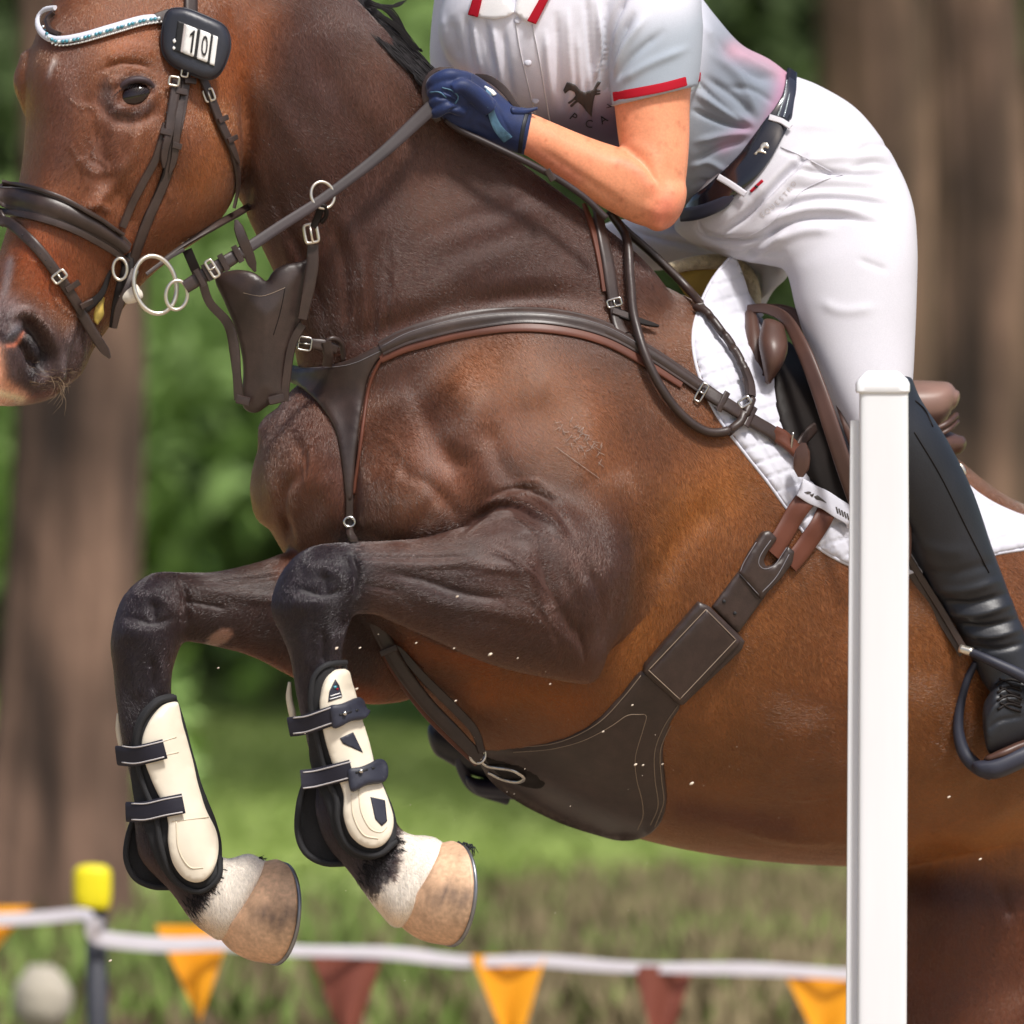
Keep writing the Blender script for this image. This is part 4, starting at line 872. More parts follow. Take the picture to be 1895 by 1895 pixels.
bf = [([(1492, 290), (1462, 318), (1420, 362), (1380, 398), (1330, 436)], 6, -10), ([(1480, 286), (1440, 322), (1395, 372)], 13, 5), ([(1510, 300), (1450, 345), (1400, 395)], 12, 5),
      ([(1470, 316), (1520, 318), (1590, 322), (1650, 322)], 6, -6), ([(1480, 300), (1560, 292), (1640, 290)], 8, 4), ([(1455, 350), (1540, 345), (1640, 350)], 8, -4), ([(1430, 390), (1500, 368), (1580, 368), (1650, 380)], 6, -6), ([(1425, 410), (1500, 388), (1590, 390)], 8, 5), ([(1420, 432), (1480, 405), (1560, 402), (1620, 412)], 6, -6), ([(1420, 455), (1480, 430), (1540, 425)], 9, 4),
      ([(1290, 425), (1340, 445), (1400, 440), (1455, 410)], 6, -6), ([(1240, 440), (1300, 462), (1370, 470), (1450, 468)], 5, -5), ([(1170, 425), (1250, 450), (1330, 480)], 5, -4), ([(1370, 480), (1400, 455), (1440, 420)], 6, -5), ([(1390, 485), (1425, 455), (1455, 430)], 6, 4),
      ([(1440, 275), (1490, 300), (1560, 325)], 3, -2.5), ([(1468, 230), (1560, 240), (1640, 290)], 10, 3), ([(1575, 310), (1620, 300), (1660, 310)], 5, -4), ([(1570, 290), (1610, 270), (1650, 270)], 5, -3),
      ([(1292, 410), (1300, 436), (1330, 448)], 4, -4), ([(1520, 560), (1560, 575), (1620, 570)], 10, 2), ([(1590, 480), (1640, 500)], 6, -2)]
FS = 1.7
BR = fin([pelvis, thigh_far, inner], .0032, 8, bf)
breeches = mk('breeches', BR.v, BR.F, 'breeches', rider); BRB = BR.tree(); WT = [BRB, SHB]
seam([(1445, 272), (1490, 292), (1540, 318)], 'breeches', breeches, name='pocket_seam', trees=[BRB], lift=1.0, r=.9, sms=1)
seam([(1290, 404), (1296, 430), (1330, 444), (1380, 438), (1430, 410), (1490, 350), (1560, 322)], 'breeches', breeches, name='front_seam', trees=[BRB], lift=1.0, r=.9, sms=1)
mark('pocket_label', [(1388, 354), (1411, 333), (1414, 336), (1391, 357)], 'red_cloth', breeches, trees=[BRB], lift=3); mark('pocket_label', [(1398, 346), (1401, 343), (1404, 346), (1401, 349)], 'ink', breeches, trees=[BRB], lift=4)
for i, ch in enumerate('EQUESTRO'):
    t = i / 7; x = 1411 + (1468 - 1411) * t + 3 * math.sin(t * 3); y = 398 - (398 - 341) * t + 2 * math.sin(t * 3.1); a = math.radians(-50 + 4 * t); s_ = 13
    print_on('printed_letter', ch, x, y, (s_ * math.cos(a), s_ * math.sin(a)), (s_ * math.sin(a), -s_ * math.cos(a)), 'ink_faint', breeches, trees=[BRB], lift=1.2)
FS = 1.0
# belt
belt = strap('belt', [(1462, 136), (1458, 175), (1444, 213), (1420, 260), (1388, 306), (1346, 345), (1304, 375), (1254, 398)], [22, 26, 44, 54, 56, 52, 44, 36], 5, 'belt', rider, trees=WT, lift=5, sms=8)
strap('belt_panel', [(1461, 140), (1457, 178), (1447, 218)], [15, 20, 30], 2, 'belt_blue', belt, trees=WT, lift=10, sms=6)
cv = []
for i in range(22):
    t = i / 21; x = 1459 - 14 * t ** 1.6; y = 150 + 64 * t
    for dx in (-3, 3.5):
        h_ = hit(x + dx * (1 + t * .6), y + dx * .3, None, WT)
        if h_: cv.append(ball(x + dx * (1 + t * .6), y + dx * .3, h_[0] - 14, 1.5, 1.5, 1.5, 6, 4))
tag(mk('rhinestones', *join(cv), 'crystal', belt), kind='stuff')
hp = [(1399, 290), (1402, 287), (1410, 279), (1411, 274), (1416, 269), (1424, 270), (1427, 277), (1424, 281), (1419, 277), (1416, 279), (1415, 284), (1422, 287), (1421, 290), (1414, 288), (1406, 286), (1403, 292)]
mark('belt_emblem', [(x - 2, y - 2) for x, y in hp], 'gold', belt, trees=WT, lift=12)
strap('belt_loop', [(1420, 218), (1442, 226), (1464, 240)], 11, 3, 'breeches', breeches, trees=WT, lift=10, sms=3)
strap('belt_loop', [(1334, 330), (1356, 343), (1384, 362)], 12, 3, 'breeches', breeches, trees=WT, lift=10, sms=3)
strap('belt_end', [(1272, 398), (1300, 392), (1335, 380), (1362, 366)], [26, 26, 24, 18], 4, 'belt_blue', belt, trees=WT, lift=14, sms=6, ends='point')
# ------------------------------------------------------------------ gloves
palm = loft([(986, 203, 970, 288, -54, 43), (945, 190, 924, 272, -70, 41), (898, 150, 868, 252, -88, 42), (866, 132, 840, 238, -98, 40), (838, 130, 818, 218, -102, 34), (818, 140, 806, 200, -100, 26)], n=36, cap=(.01, .4))
fing = []
for i, (y0, y1, y2, r) in enumerate([(148, 140, 158, 14), (168, 158, 172, 14), (188, 178, 190, 13), (206, 198, 206, 11.5)]):
    q = PV(cr(np.array([(868 - 3 * i, y0, -128), (832 - i, y1, -146), (806 + i, y1 + 10, -142), (800 + i, y2 + 4, -126), (812, y2 + 6, -112)], float), 6)); fing.append(tubeV(q, [r, r, r * .95, r * .9, r * .8], 14))
q = PV(cr(np.array([(905, 200, -118), (880, 176, -138), (856, 160, -150), (836, 164, -154)], float), 6)); thumb = tubeV(q, [20, 18, 15, 11], 14)
strap_flap = loft([(948, 196, 950, 214, -92, 12), (972, 200, 972, 212, -86, 5), (994, 198, 994, 204, -80, 2.5)], n=16)
GL = fin([palm, thumb] + fing, .0018, 3, [([(806, 178), (826, 182), (846, 192)], 4, -6), ([(820, 166), (838, 176), (850, 186)], 3, -4), ([(850, 196), (838, 204), (830, 210)], 4, -5), ([(906, 165), (925, 210), (948, 255)], 3, -2), ([(880, 230), (920, 255)], 8, -3)])
glove = mk('riding_glove', GL.v, GL.F, 'glove', rider); GLB = GL.tree()
mk('wrist_tab', *strap_flap, 'glove', glove)
strap('glove_trim', [(903, 168), (908, 205), (920, 235), (940, 258)], [14, 13, 16, 20], 1.5, 'glove_trim', glove, trees=[GLB], lift=.6, sms=4)
tube('glove_piping', [(796, 171), (812, 170), (826, 180)], 1.5, 'glove_trim', glove, free=False, trees=[GLB], lift=.6); tube('glove_piping', [(818, 162), (838, 168), (848, 180), (842, 192)], 1.4, 'glove_trim', glove, free=False, trees=[GLB], lift=.6)
strap('glove_cuff', [(976, 206), (968, 236), (964, 262), (962, 282)], 8, 2, 'glove_dark', glove, trees=[GLB], lift=.4, sms=2)
mark('glove_emblem', [(896, 160), (911, 168), (918, 176), (912, 178), (900, 168)], 'card', glove, trees=[GLB], lift=3); 
fgl = fin([loft([(890, 175, 860, 215, 20, 28), (860, 150, 835, 205, 5, 32), (835, 140, 812, 190, 0, 28)], n=24)] + [tubeV(PV(cr(np.array([(850, 150 + 14 * i, -10), (815, 146 + 14 * i, -30), (802, 158 + 13 * i, -40), (812, 168 + 12 * i, -46)], float), 5)), [11, 11, 10, 8], 10) for i in range(4)], .0022, 3)
mk('riding_glove', fgl.v, fgl.F, 'glove', rider, label='glove on the hand beyond the neck')
# ------------------------------------------------------------------ near boot
leg_b = loft([(1570, 760, 1688, 700, 70, 74), (1592, 815, 1706, 742, 78, 80), (1622, 888, 1752, 812, 96, 82), (1656, 965, 1800, 908, 122, 80), (1694, 1044, 1836, 1012, 150, 72), (1733, 1114, 1868, 1098, 172, 60), (1776, 1180, 1902, 1182, 188, 52), (1800, 1226, 1938, 1262, 194, 50), (1818, 1262, 1960, 1330, 190, 44)], n=48, e=2.1)
foot = loft([(1985, 1240, 2000, 1352, 230, 40), (1930, 1222, 1950, 1366, 205, 48), (1880, 1236, 1902, 1374, 180, 50), (1844, 1262, 1862, 1388, 160, 50), (1822, 1298, 1834, 1398, 150, 40)], n=40, e=2.3, cap=(.3, .25))
bs = []
for i, (x0, y0, x1, y1, r, a) in enumerate([(1700, 1060, 1838, 1040, 10, -4), (1716, 1090, 1850, 1075, 8, 5), (1738, 1115, 1862, 1100, 7, -8), (1750, 1135, 1872, 1118, 7, 7), (1762, 1155, 1884, 1146, 6, -8), (1780, 1172, 1890, 1165, 6, 6), (1790, 1195, 1895, 1190, 5, -6), (1690, 1000, 1790, 1020, 12, 3)]):
    bs.append(([(x0, y0), ((x0 + x1) / 2, (y0 + y1) / 2 + 10), (x1, y1)], r, a))
bs += [([(1845, 1262 + 14 * k), (1870, 1256 + 14 * k), (1892, 1262 + 14 * k)], 3, -5) for k in range(4)] + [([(1826, 1330), (1850, 1300), (1895, 1292)], 4, 5), ([(1826, 1352), (1850, 1334), (1895, 1326)], 3, -4)]
BT = fin([leg_b, foot], .003, 4, bs); boot = mk('riding_boot', BT.v, BT.F, 'leather_boot', rider); BTB = BT.tree()
mk('boot_sole', *loft([(1990, 1356, 1996, 1374, 205, 44), (1905, 1366, 1912, 1384, 180, 48), (1860, 1382, 1866, 1402, 160, 48), (1830, 1396, 1836, 1410, 150, 36)], n=28, e=3), 'leather_saddle', boot)
seam([(1692, 800), (1740, 880), (1790, 980), (1830, 1060)], 'leather_black', boot, trees=[BTB], lift=.8, r=1.3); seam([(1694, 742), (1712, 760), (1726, 790)], 'leather_black', boot, trees=[BTB], lift=.8, r=1.6, name='boot_top_edge')
# far foot: toe of the boot and its stirrup show below the girth
fb = fin([loft([(1120, 900, 1240, 960, 640, 60), (1010, 1180, 1110, 1220, 610, 56), (960, 1330, 1060, 1360, 590, 48), (930, 1350, 1000, 1440, 580, 46), (860, 1345, 890, 1440, 570, 40), (800, 1338, 812, 1402, 560, 30)], n=32)], .0035, 3)
mk('riding_boot', fb.v, fb.F, 'leather_boot', rider, label='toe of the boot beyond the girth')
v_, f_ = loft([(880, -330, 1010, -300, 25, 84), (870, -400, 1000, -420, 25, 84), (900, -450, 960, -455, 25, 50)], n=32); mk('riding_helmet', v_, f_, 'leather_black', rider)

for k in range(4):
    y = 1262 + 15 * k; tube('lace', [(1846, y + 6), (1866, y - 4), (1890, y + 2)], 2.6, 'leather_black', boot, free=False, trees=[BTB], lift=1.5, n=6); tube('lace', [(1850, y - 6), (1868, y + 4), (1888, y + 10)], 2.2, 'leather_black', boot, free=False, trees=[BTB], lift=2, n=6)
# ================================================================== SADDLERY
def thg(name, x, y, d, label, cat, group=None): return thing(name, P(x, y, d), label, cat, group)
def tree_of(o):
    me = o.data; mw = wloc(o); return BVHTree.FromPolygons([v.co + mw for v in me.vertices], [tuple(p.vertices) for p in me.polygons])
# ---- saddle pad, half pad, saddle
def quilt(a, b):
    q = 0.
    for k in (a * .88 - b * .47, a * .30 + b * .95):
        q = max(q, 1 - abs(((k + 400) % 30) - 15 - 0) / 15 * 0 - min(1, abs(((k + 400) % 30) - 15) / 3.5))
    return -5.5 * max(q, 0)
padt = thg('saddle_pad', 1450, 800, 200, 'white quilted saddle pad with a pointed front lying beneath the brown saddle', 'saddle pad')
pad_o = [(1350, 478), (1320, 516), (1298, 560), (1283, 610), (1285, 662), (1303, 722), (1332, 778), (1374, 834), (1420, 892), (1462, 950), (1505, 1006), (1568, 1044), (1640, 1064), (1740, 1056), (1840, 1026), (1900, 1016), (1960, 1004), (1960, 975), (1880, 952), (1808, 914), (1740, 850), (1640, 760), (1520, 680), (1440, 640), (1400, 600), (1384, 550), (1366, 496)]
padm = panel('pad_cloth', pad_o, 7, 'pad', padt, disp=quilt, step=5, edge=6, lift=3, sms=14)
tube('pad_binding', pad_o[:-10], 3.2, 'pad', padt, free=False, trees=[tree_of(padm), BV], lift=.4, sms=3)
strap('pad_strap', [(1340, 490, 268), (1352, 482, 262), (1364, 500, 262), (1384, 548, 250), (1410, 586, 240)], 9, 3, 'pad', padt, free=True)
TP = [tree_of(padm)]
NS_ = strap('name_strip', [(1472, 904), (1510, 922), (1545, 944), (1590, 970)], 36, 4, 'pad', padt, trees=[TP[0], BV], lift=15, sms=6); TN = [tree_of(NS_)]
for poly in ([(1488, 911), (1496, 909), (1502, 911), (1495, 914)], [(1498, 915), (1507, 913), (1503, 920)], [(1506, 919), (1512, 916), (1522, 924), (1530, 931), (1518, 926), (1510, 924)]): mark('printed_mark', poly, 'ink_brown', padt, trees=TN, lift=.8)
for k in range(5): mark('printed_mark', [(1546 + 5 * k, 938 + 3 * k), (1548.5 + 5 * k, 938 + 3 * k), (1552 + 5 * k, 950 + 3 * k), (1549 + 5 * k, 950 + 3 * k)], 'ink_brown', padt, trees=TN, lift=.8)
hp_ = thg('half_pad', 1320, 500, 300, 'cream sheepskin half pad with a yellow lining showing under the saddle front', 'half pad')
fl = loft([(1232, 488, 1240, 508, 255, 16), (1280, 474, 1286, 500, 290, 18), (1330, 470, 1334, 500, 320, 20), (1376, 482, 1356, 512, 335, 22), (1404, 520, 1374, 536, 330, 26), (1408, 575, 1376, 580, 310, 28), (1396, 625, 1376, 620, 280, 24)], n=24)
mk('fleece_roll', *fl, 'fleece', hp_)
panel('lining', [(1236, 498), (1280, 492), (1340, 490), (1380, 520), (1390, 600), (1330, 640), (1290, 580)], 4, 'fleece_lining', hp_, dfn=lambda a, b: 290 + (a - 1236) * .25, lift=0, spl=False)
sad = thg('saddle', 1560, 800, 200, 'brown leather jumping saddle beneath the crouching rider', 'saddle')
mk('cantle', *loft([(1620, 700, 1624, 800, 440, 100), (1680, 703, 1690, 800, 448, 112), (1728, 705, 1734, 792, 450, 104), (1756, 708, 1752, 776, 445, 84), (1770, 722, 1762, 758, 440, 56)], n=36, e=2.5, cap=(.2, .25)), 'leather_cantle', sad, label='pale rear of the seat')  # cantle in a paler leather than the rest of the saddle
tube('cantle_piping', [(1690, 800, 330), (1725, 796, 335), (1752, 784, 345), (1770, 768, 380)], 6, 'leather_saddle', sad)
tube('cantle_piping', [(1690, 812, 330), (1728, 808, 335), (1756, 795, 345), (1772, 780, 380)], 4.5, 'leather_saddle', sad)
mk('seat', *loft([(1396, 566, 1400, 640, 290, 60), (1450, 640, 1450, 720, 320, 90), (1540, 700, 1540, 780, 370, 110), (1640, 712, 1640, 800, 430, 110), (1700, 712, 1700, 800, 450, 100)], n=32, e=2.6), 'leather_saddle', sad)
mk('rear_panel', *loft([(1640, 800, 1650, 900, 400, 90), (1700, 800, 1712, 880, 400, 90), (1745, 796, 1745, 856, 400, 70), (1776, 806, 1768, 842, 405, 44)], n=30), 'leather_saddle', sad)
v, f = ball(1781, 868, 300, 5, 12, 4, ang=-28); mk('staple', v, f, 'gold', sad)
panel('sweat_flap', [(1430, 640), (1460, 640), (1500, 690), (1535, 780), (1570, 860), (1640, 930), (1640, 1000), (1568, 955), (1520, 915), (1478, 860), (1450, 810), (1432, 740)], 5, 'leather_black', sad, trees=[TP[0], BV], lift=6, sms=16)
mk('knee_block', *loft([(1412, 594, 1452, 606, 96, 26), (1404, 630, 1458, 640, 66, 34), (1410, 670, 1450, 672, 56, 32), (1416, 704, 1428, 706, 60, 18)], n=26), 'leather_saddle', sad)
strap('front_panel', [(1390, 582, 190), (1396, 640, 130), (1406, 712, 90), (1424, 786, 66), (1452, 836, 60)], [24, 30, 30, 26, 18], 14, 'leather_saddle', sad, free=True, prof='round')
flp = panel('flap', [(1400, 566), (1450, 578), (1496, 630), (1536, 720), (1566, 810), (1600, 910), (1650, 1000), (1684, 1040), (1684, 900), (1670, 790), (1640, 700), (1540, 610), (1460, 566)], 8, 'leather_saddle', sad, dfn=lambda a, b: 190 - 190 * min(1, max(0, (b - 566) / 250)) ** .8 + max(0, a - 1560) * .62, lift=0, step=12, edge=8)
strap('flap_edge', [(1386, 572, 190), (1420, 572, 160), (1456, 592, 110), (1488, 650, 40), (1516, 722, 4), (1542, 800, -16), (1572, 890, -22), (1606, 980, -10)], [16, 22, 28, 30, 32, 32, 32, 30], 6, 'leather_saddle', sad, free=True, prof='flat', n=(-.4, -1, .15))
strap('girth_strap', [(1470, 828, 0), (1500, 790, 0)], 20, 5, 'leather', sad, trees=[TP[0], BV], lift=12)
tube('stirrup_bar', [(1468, 800, 20), (1464, 830, 24)], 2.2, 'steel', sad)
strap('billet', [(1498, 1000 - 86), (1470, 950), (1440, 1000), (1424, 1024)], 38, 6, 'leather_tan', sad, trees=[TP[0], BV], lift=5, sms=8)
strap('billet', [(1530, 945), (1505, 985), (1478, 1022), (1458, 1046)], 36, 6, 'leather_tan', sad, trees=[TP[0], BV], lift=5, sms=8)
# ---- girth
gir = thg('girth', 1200, 1400, 60, 'wide dark brown stud girth buckled round the belly with contrast stitching', 'girth')
gsh = panel('girth_plate', [(882, 1384), (940, 1378), (1000, 1372), (1058, 1356), (1108, 1326), (1150, 1282), (1190, 1238), (1225, 1262), (1258, 1300), (1240, 1336), (1227, 1380), (1230, 1430), (1234, 1478), (1222, 1520), (1192, 1546), (1150, 1552), (1100, 1540), (1040, 1520), (970, 1486), (916, 1448), (890, 1410)], 7, 'leather', gir, step=8, edge=7, lift=2, sms=14)
kp = panel('keeper', [(1290, 1112), (1310, 1120), (1376, 1184), (1370, 1200), (1262, 1302), (1250, 1296), (1188, 1240), (1190, 1228)], 9, 'leather', gir, spl=False, step=8, edge=5, lift=7, sms=14)
kp2 = panel('keeper_flap', [(1303, 1124), (1366, 1184), (1258, 1300), (1196, 1240)], 6, 'leather', gir, spl=False, step=8, edge=4, lift=14, sms=14)
sp_ = panel('girth_strap', [(1316, 1122), (1366, 1056), (1418, 1098), (1364, 1172)], 6, 'leather', gir, spl=False, step=8, edge=4, lift=3, sms=10)
fk = panel('fork_end', [(1364, 1060), (1382, 1024), (1408, 984), (1420, 982), (1434, 996), (1418, 1018), (1409, 1036), (1413, 1047), (1426, 1046), (1440, 1032), (1452, 1010), (1466, 1020), (1462, 1042), (1440, 1072), (1404, 1108)], 7, 'leather', gir, spl=False, step=6, edge=4, lift=9, sms=10)
GT = [tree_of(gsh), tree_of(kp), tree_of(kp2), tree_of(fk), tree_of(sp_)]
def gs(pts, m='thread', r=.7): seam(pts, m, gir, trees=GT, lift=.7, r=r)
gs([(950, 1392), (1020, 1386), (1080, 1370), (1130, 1344), (1160, 1324), (1182, 1322), (1196, 1324), (1190, 1350), (1176, 1400), (1178, 1440), (1188, 1480), (1190, 1510), (1180, 1535)]); gs([(905, 1385), (1000, 1380), (1060, 1364), (1112, 1334), (1154, 1290), (1186, 1250)])
gs([(1254, 1306), (1228, 1346), (1212, 1390), (1212, 1440), (1218, 1490), (1204, 1526)]); gs([(1264, 1308), (1238, 1348), (1222, 1390), (1224, 1440), (1228, 1484), (1212, 1530)])
gs([(1308, 1130), (1360, 1182), (1258, 1292), (1202, 1240), (1306, 1132)], r=.8) if False else [gs(list(q), r=.9) for q in (((1306, 1128), (1362, 1184)), ((1362, 1184), (1258, 1294)), ((1258, 1294), (1200, 1240)), ((1200, 1240), (1306, 1128)))]
gs([(1400, 1004), (1378, 1040), (1369, 1062)], 'thread_grey'); gs([(1370, 1062), (1404, 1100)], 'thread_grey'); gs([(1404, 1102), (1436, 1068), (1460, 1026)], 'thread_grey'); gs([(1426, 1000), (1408, 1026), (1404, 1044), (1416, 1053), (1434, 1046), (1448, 1026), (1456, 1014)], 'thread_grey')
for x, y in ((1340, 1113), (1360, 1135)):
    d = hit(x, y, None, GT + [BV])[0]; v, f = ball(x, y, d - 1, 3.5, 3.5, 1.5, 10, 6); mk('punched_hole', v, f, 'ink', gir)
# snap hook on the belly
clip = panel('hook_recess', [(900, 1400), (940, 1404), (980, 1418), (1008, 1440), (1000, 1458), (960, 1452), (920, 1430)], 2, 'leather_black', gir, trees=GT, lift=1, step=7)
tube('snap_hook', [(884, 1388, 6), (900, 1410, 6), (924, 1416, 6), (950, 1420, 6), (972, 1434, 6), (960, 1442, 6), (930, 1436, 6), (906, 1424, 6)], 3.6, 'steel', gir, free=False, trees=GT + [BV], lift=6)
ring('hook_ring', 884, 1396, 14, 16, 3.2, 'steel', gir, d=60, tilt=.5)
# ---- breastplate
bp_ = thg('breastplate', 660, 760, -40, 'dark brown leather breastplate with rust red lining across the chest and shoulder', 'breastplate')
YP = [(528, 676), (575, 680), (640, 668), (690, 645), (724, 630), (716, 648), (694, 676), (680, 710), (670, 770), (664, 830), (656, 890), (652, 924), (640, 922), (634, 870), (624, 810), (606, 770), (580, 736), (552, 714), (530, 702)]
ypm = panel('chest_piece', YP, 7, 'leather', bp_, step=7, edge=5, lift=3, sms=16)
BMAIN = [(706, 646), (760, 622), (850, 598), (950, 587), (1040, 592), (1120, 613), (1200, 656), (1262, 696), (1302, 724)]
strap('lining', [(x - 2, y + 17) for x, y in BMAIN[:-1]], [20, 26, 26, 26, 26, 24, 22, 16], 4, 'leather_tan', bp_, lift=2)
bm = strap('shoulder_strap', BMAIN, [28, 34, 36, 36, 36, 34, 30, 28, 26], 9, 'leather', bp_, lift=4, prof='pad')
strap('saddle_strap', [(1296, 722), (1340, 752), (1392, 784), (1440, 812)], 27, 6, 'leather', bp_, trees=[BV, TP[0]], lift=9)
strap('saddle_strap', [(1432, 800), (1456, 826), (1482, 852)], 30, 8, 'leather_tan', bp_, trees=[BV, TP[0]], lift=10)
strap('strap_end', [(1488, 820, -6), (1484, 850, -8), (1482, 882, -4)], [22, 32, 26], 8, 'leather_saddle', bp_, free=True, n=(-.2, -1, .1), ends='both')
buckle(1298, 726, 30, 36, 12, bp_, trees=[BV, TP[0]], lift=18)
for x, y in ((1330, 748), (1380, 776)): strap('strap_keeper', [(x + 8, y - 17), (x - 8, y + 17)], 12, 3, 'leather', bp_, trees=[BV, TP[0]], lift=15)
tube('lining_edge', [(724, 640), (700, 676), (684, 716), (674, 780), (666, 850), (656, 915)], 3.4, 'leather_tan', bp_, free=False, lift=3, trees=[BV])
strap('chest_strap', [(646, 915), (647, 950), (650, 985), (656, 1006)], 14, 6, 'leather', bp_, lift=3)
ring('chest_ring', 647, 966, 10, 9, 2.6, 'steel', bp_, lift=14)
strap('belly_strap', [(672, 1100, -20), (700, 1160, -10), (738, 1232, 0), (790, 1302, 20), (840, 1354, 40), (888, 1404, 60)], [30, 30, 28, 26, 26, 22], 7, 'leather', bp_, free=True)
strap('belly_strap_lining', [(700, 1180, 0), (730, 1240, 10), (782, 1312, 30), (836, 1368, 50), (884, 1412, 66)], 16, 5, 'leather_tan', bp_, free=True)
strap('adjusting_strap', [(720, 1180, 0), (780, 1250, 6), (840, 1310, 24), (878, 1352, 40), (892, 1392, 50)], [14, 16, 18, 18, 14], 5, 'leather', bp_, free=True)
strap('strap_keeper', [(704, 1210, -26), (734, 1198, -26)], 12, 4, 'leather', bp_, free=True)
strap('wither_strap', [(1084, 372), (1100, 400), (1118, 470), (1130, 540), (1140, 600), (1150, 622)], [20, 22, 24, 24, 22, 26], 6, 'leather', bp_, lift=6); strap('wither_strap_lining', [(1078, 380), (1096, 430), (1110, 490), (1118, 540)], 12, 5, 'leather_tan', bp_, lift=2)
buckle(1137, 560, 75, 26, 14, bp_, lift=16); strap('strap_tail', [(1142, 585), (1158, 592), (1180, 600), (1212, 610)], [18, 14, 11, 9], 5, 'leather_black', bp_, lift=12, ends='point')
strap('strap_keeper', [(1128, 580), (1156, 590)], 13, 4, 'leather', bp_, lift=13)
strap('neck_link', [(548, 632, -112), (580, 636, -116), (604, 640, -112), (622, 646, -100)], [16, 18, 22, 18], 5, 'leather', bp_, free=True); buckle(564, 636, 8, 24, 24, bp_, d=-126, r=2)
tube('neck_loop', [(606, 662, -90), (600, 640, -110), (614, 626, -114), (632, 636, -100), (636, 668, -80)], 5, 'leather', bp_); strap('neck_link', [(604, 632, -120), (608, 655, -112), (606, 676, -96)], 18, 4, 'leather', bp_, free=True)
seam([(545, 682), (640, 676), (704, 650)], 'thread_grey', bp_, trees=[tree_of(ypm)], lift=.5, r=.5); seam([(708, 640), (760, 614), (850, 590), (950, 579), (1040, 584), (1120, 604), (1200, 646)], 'thread_grey', bp_, trees=[tree_of(bm)], lift=.4, r=.5)
# ---- martingale bib
mar = thg('bib_martingale', 490, 620, -150, 'dark leather bib martingale hanging between the throat and the reins', 'martingale')
BIB = [(398, 514), (430, 500), (462, 502), (482, 512), (493, 520), (506, 502), (528, 489), (556, 484), (574, 478), (578, 500), (572, 540), (560, 584), (546, 622), (532, 660), (526, 700), (524, 738), (500, 748), (474, 764), (452, 756), (447, 730), (450, 690), (446, 650), (432, 600), (414, 556)]
bibd = lambda a, b: -150 - 26 * math.sin(max(0, min(1, (a - 400) / 180)) * 3.1) + (b - 480) * .08
bibm = panel('bib', BIB, 6, 'leather', mar, dfn=bibd, lift=0, step=7, edge=5, bulge=16); BT_ = [tree_of(bibm)]
seam([(450, 542), (480, 548), (500, 544), (528, 532)], 'thread', mar, trees=BT_, lift=.6, r=.6); seam([(528, 532), (518, 580), (506, 620)], 'leather_black', mar, trees=BT_, lift=.6, r=.8)
for x, y in ((555, 524), (549, 556), (542, 592)): v, f = ball(x, y, bibd(x, y) - 7, 2.2, 2.2, 1, 8, 5); mk('punched_hole', v, f, 'ink', mar)
strap('bib_edge', [(560, 590, -178), (570, 540, -184), (578, 490, -186), (580, 452, -186)], [18, 22, 24, 20], 6, 'leather', mar, free=True)
strap('bib_edge', [(560, 600, -170), (540, 640, -166), (530, 700, -160), (526, 742, -156)], 16, 5, 'leather', mar, free=True)
strap('side_strap', [(374, 520, -180), (388, 560, -176), (420, 596, -170), (432, 634, -166), (438, 690, -164), (442, 740, -160)], [16, 16, 18, 20, 16, 18], 5, 'leather', mar, free=True)
strap('side_strap', [(346, 462, -200), (358, 490, -196), (372, 522, -184)], 18, 5, 'leather_black', mar, free=True)
strap('bib_keeper', [(498, 742, -170), (526, 736, -170)], 16, 5, 'leather', mar, free=True); strap('bib_keeper', [(438, 738, -172), (462, 744, -174)], 16, 5, 'leather', mar, free=True)
buckle(576, 432, 80, 24, 34, mar, d=-200, r=3, m='gold'); strap('ring_loop', [(580, 420, -196), (588, 402, -200), (594, 384, -204)], 14, 7, 'leather_black', mar, free=True)
ring('rein_ring', 597, 361, 21, 25, 3, 'gold', mar, d=-212, ang=-20, tilt=.3); tube('ring_collar', [(588, 384, -214), (600, 380, -216), (604, 398, -206), (594, 412, -200)], 4, 'leather_black', mar)
ring('rein_ring', 334, 442, 17, 6, 2.5, 'gold', mar, d=-205, ang=14)
# ---- reins
rn = thg('reins', 600, 360, -200, 'dark leather reins running from the bit through the glove and looping below it', 'reins')
strap('near_rein', [(345, 532, -292), (372, 512, -288), (400, 494, -282), (460, 458, -262), (520, 418, -240), (600, 366, -212), (700, 290, -176), (770, 226, -150), (812, 186, -136)], [21, 22, 21, 20, 19, 20, 22, 25, 28], 3, 'rein_leather', rn, free=True, n=(-.1, -1, .08))
strap('rein_billet', [(342, 532, -300), (380, 508, -296), (420, 484, -288), (455, 462, -276)], [24, 26, 26, 22], 6, 'leather', rn, free=True)
for x, y, d in ((370, 514, -306), (384, 504, -304), (414, 486, -298), (440, 470, -290)): strap('rein_keeper', [(x - 8, y - 15, d), (x + 8, y + 15, d)], 11, 4, 'leather', rn, free=True)
buckle(393, 497, -32, 34, 13, rn, d=-310, r=2.6, m='gold')
strap('rein_stop', [(437, 408, -276), (448, 440, -282), (460, 470, -278), (472, 502, -270)], [16, 20, 20, 13], 6, 'leather', rn, free=True, ends='both')
strap('far_rein', [(305, 480, -232), (345, 452, -214), (400, 418, -180), (440, 396, -110), (490, 366, 60)], [6, 9, 15, 16, 14], 5, 'leather', rn, free=True, n=(0, -.75, .65)); strap('far_rein', [(270, 508, -250), (305, 482, -234), (340, 462, -220)], 7, 4, 'leather', rn, free=True)
strap('rein_loop', [(812, 222, -118), (794, 196, -132), (788, 166, -128), (796, 142, -118), (812, 131, -100), (836, 130, -84)], [15, 16, 15, 13, 11, 9], 5, 'leather', rn, free=True, n=(-.5, -.8, .2)); 
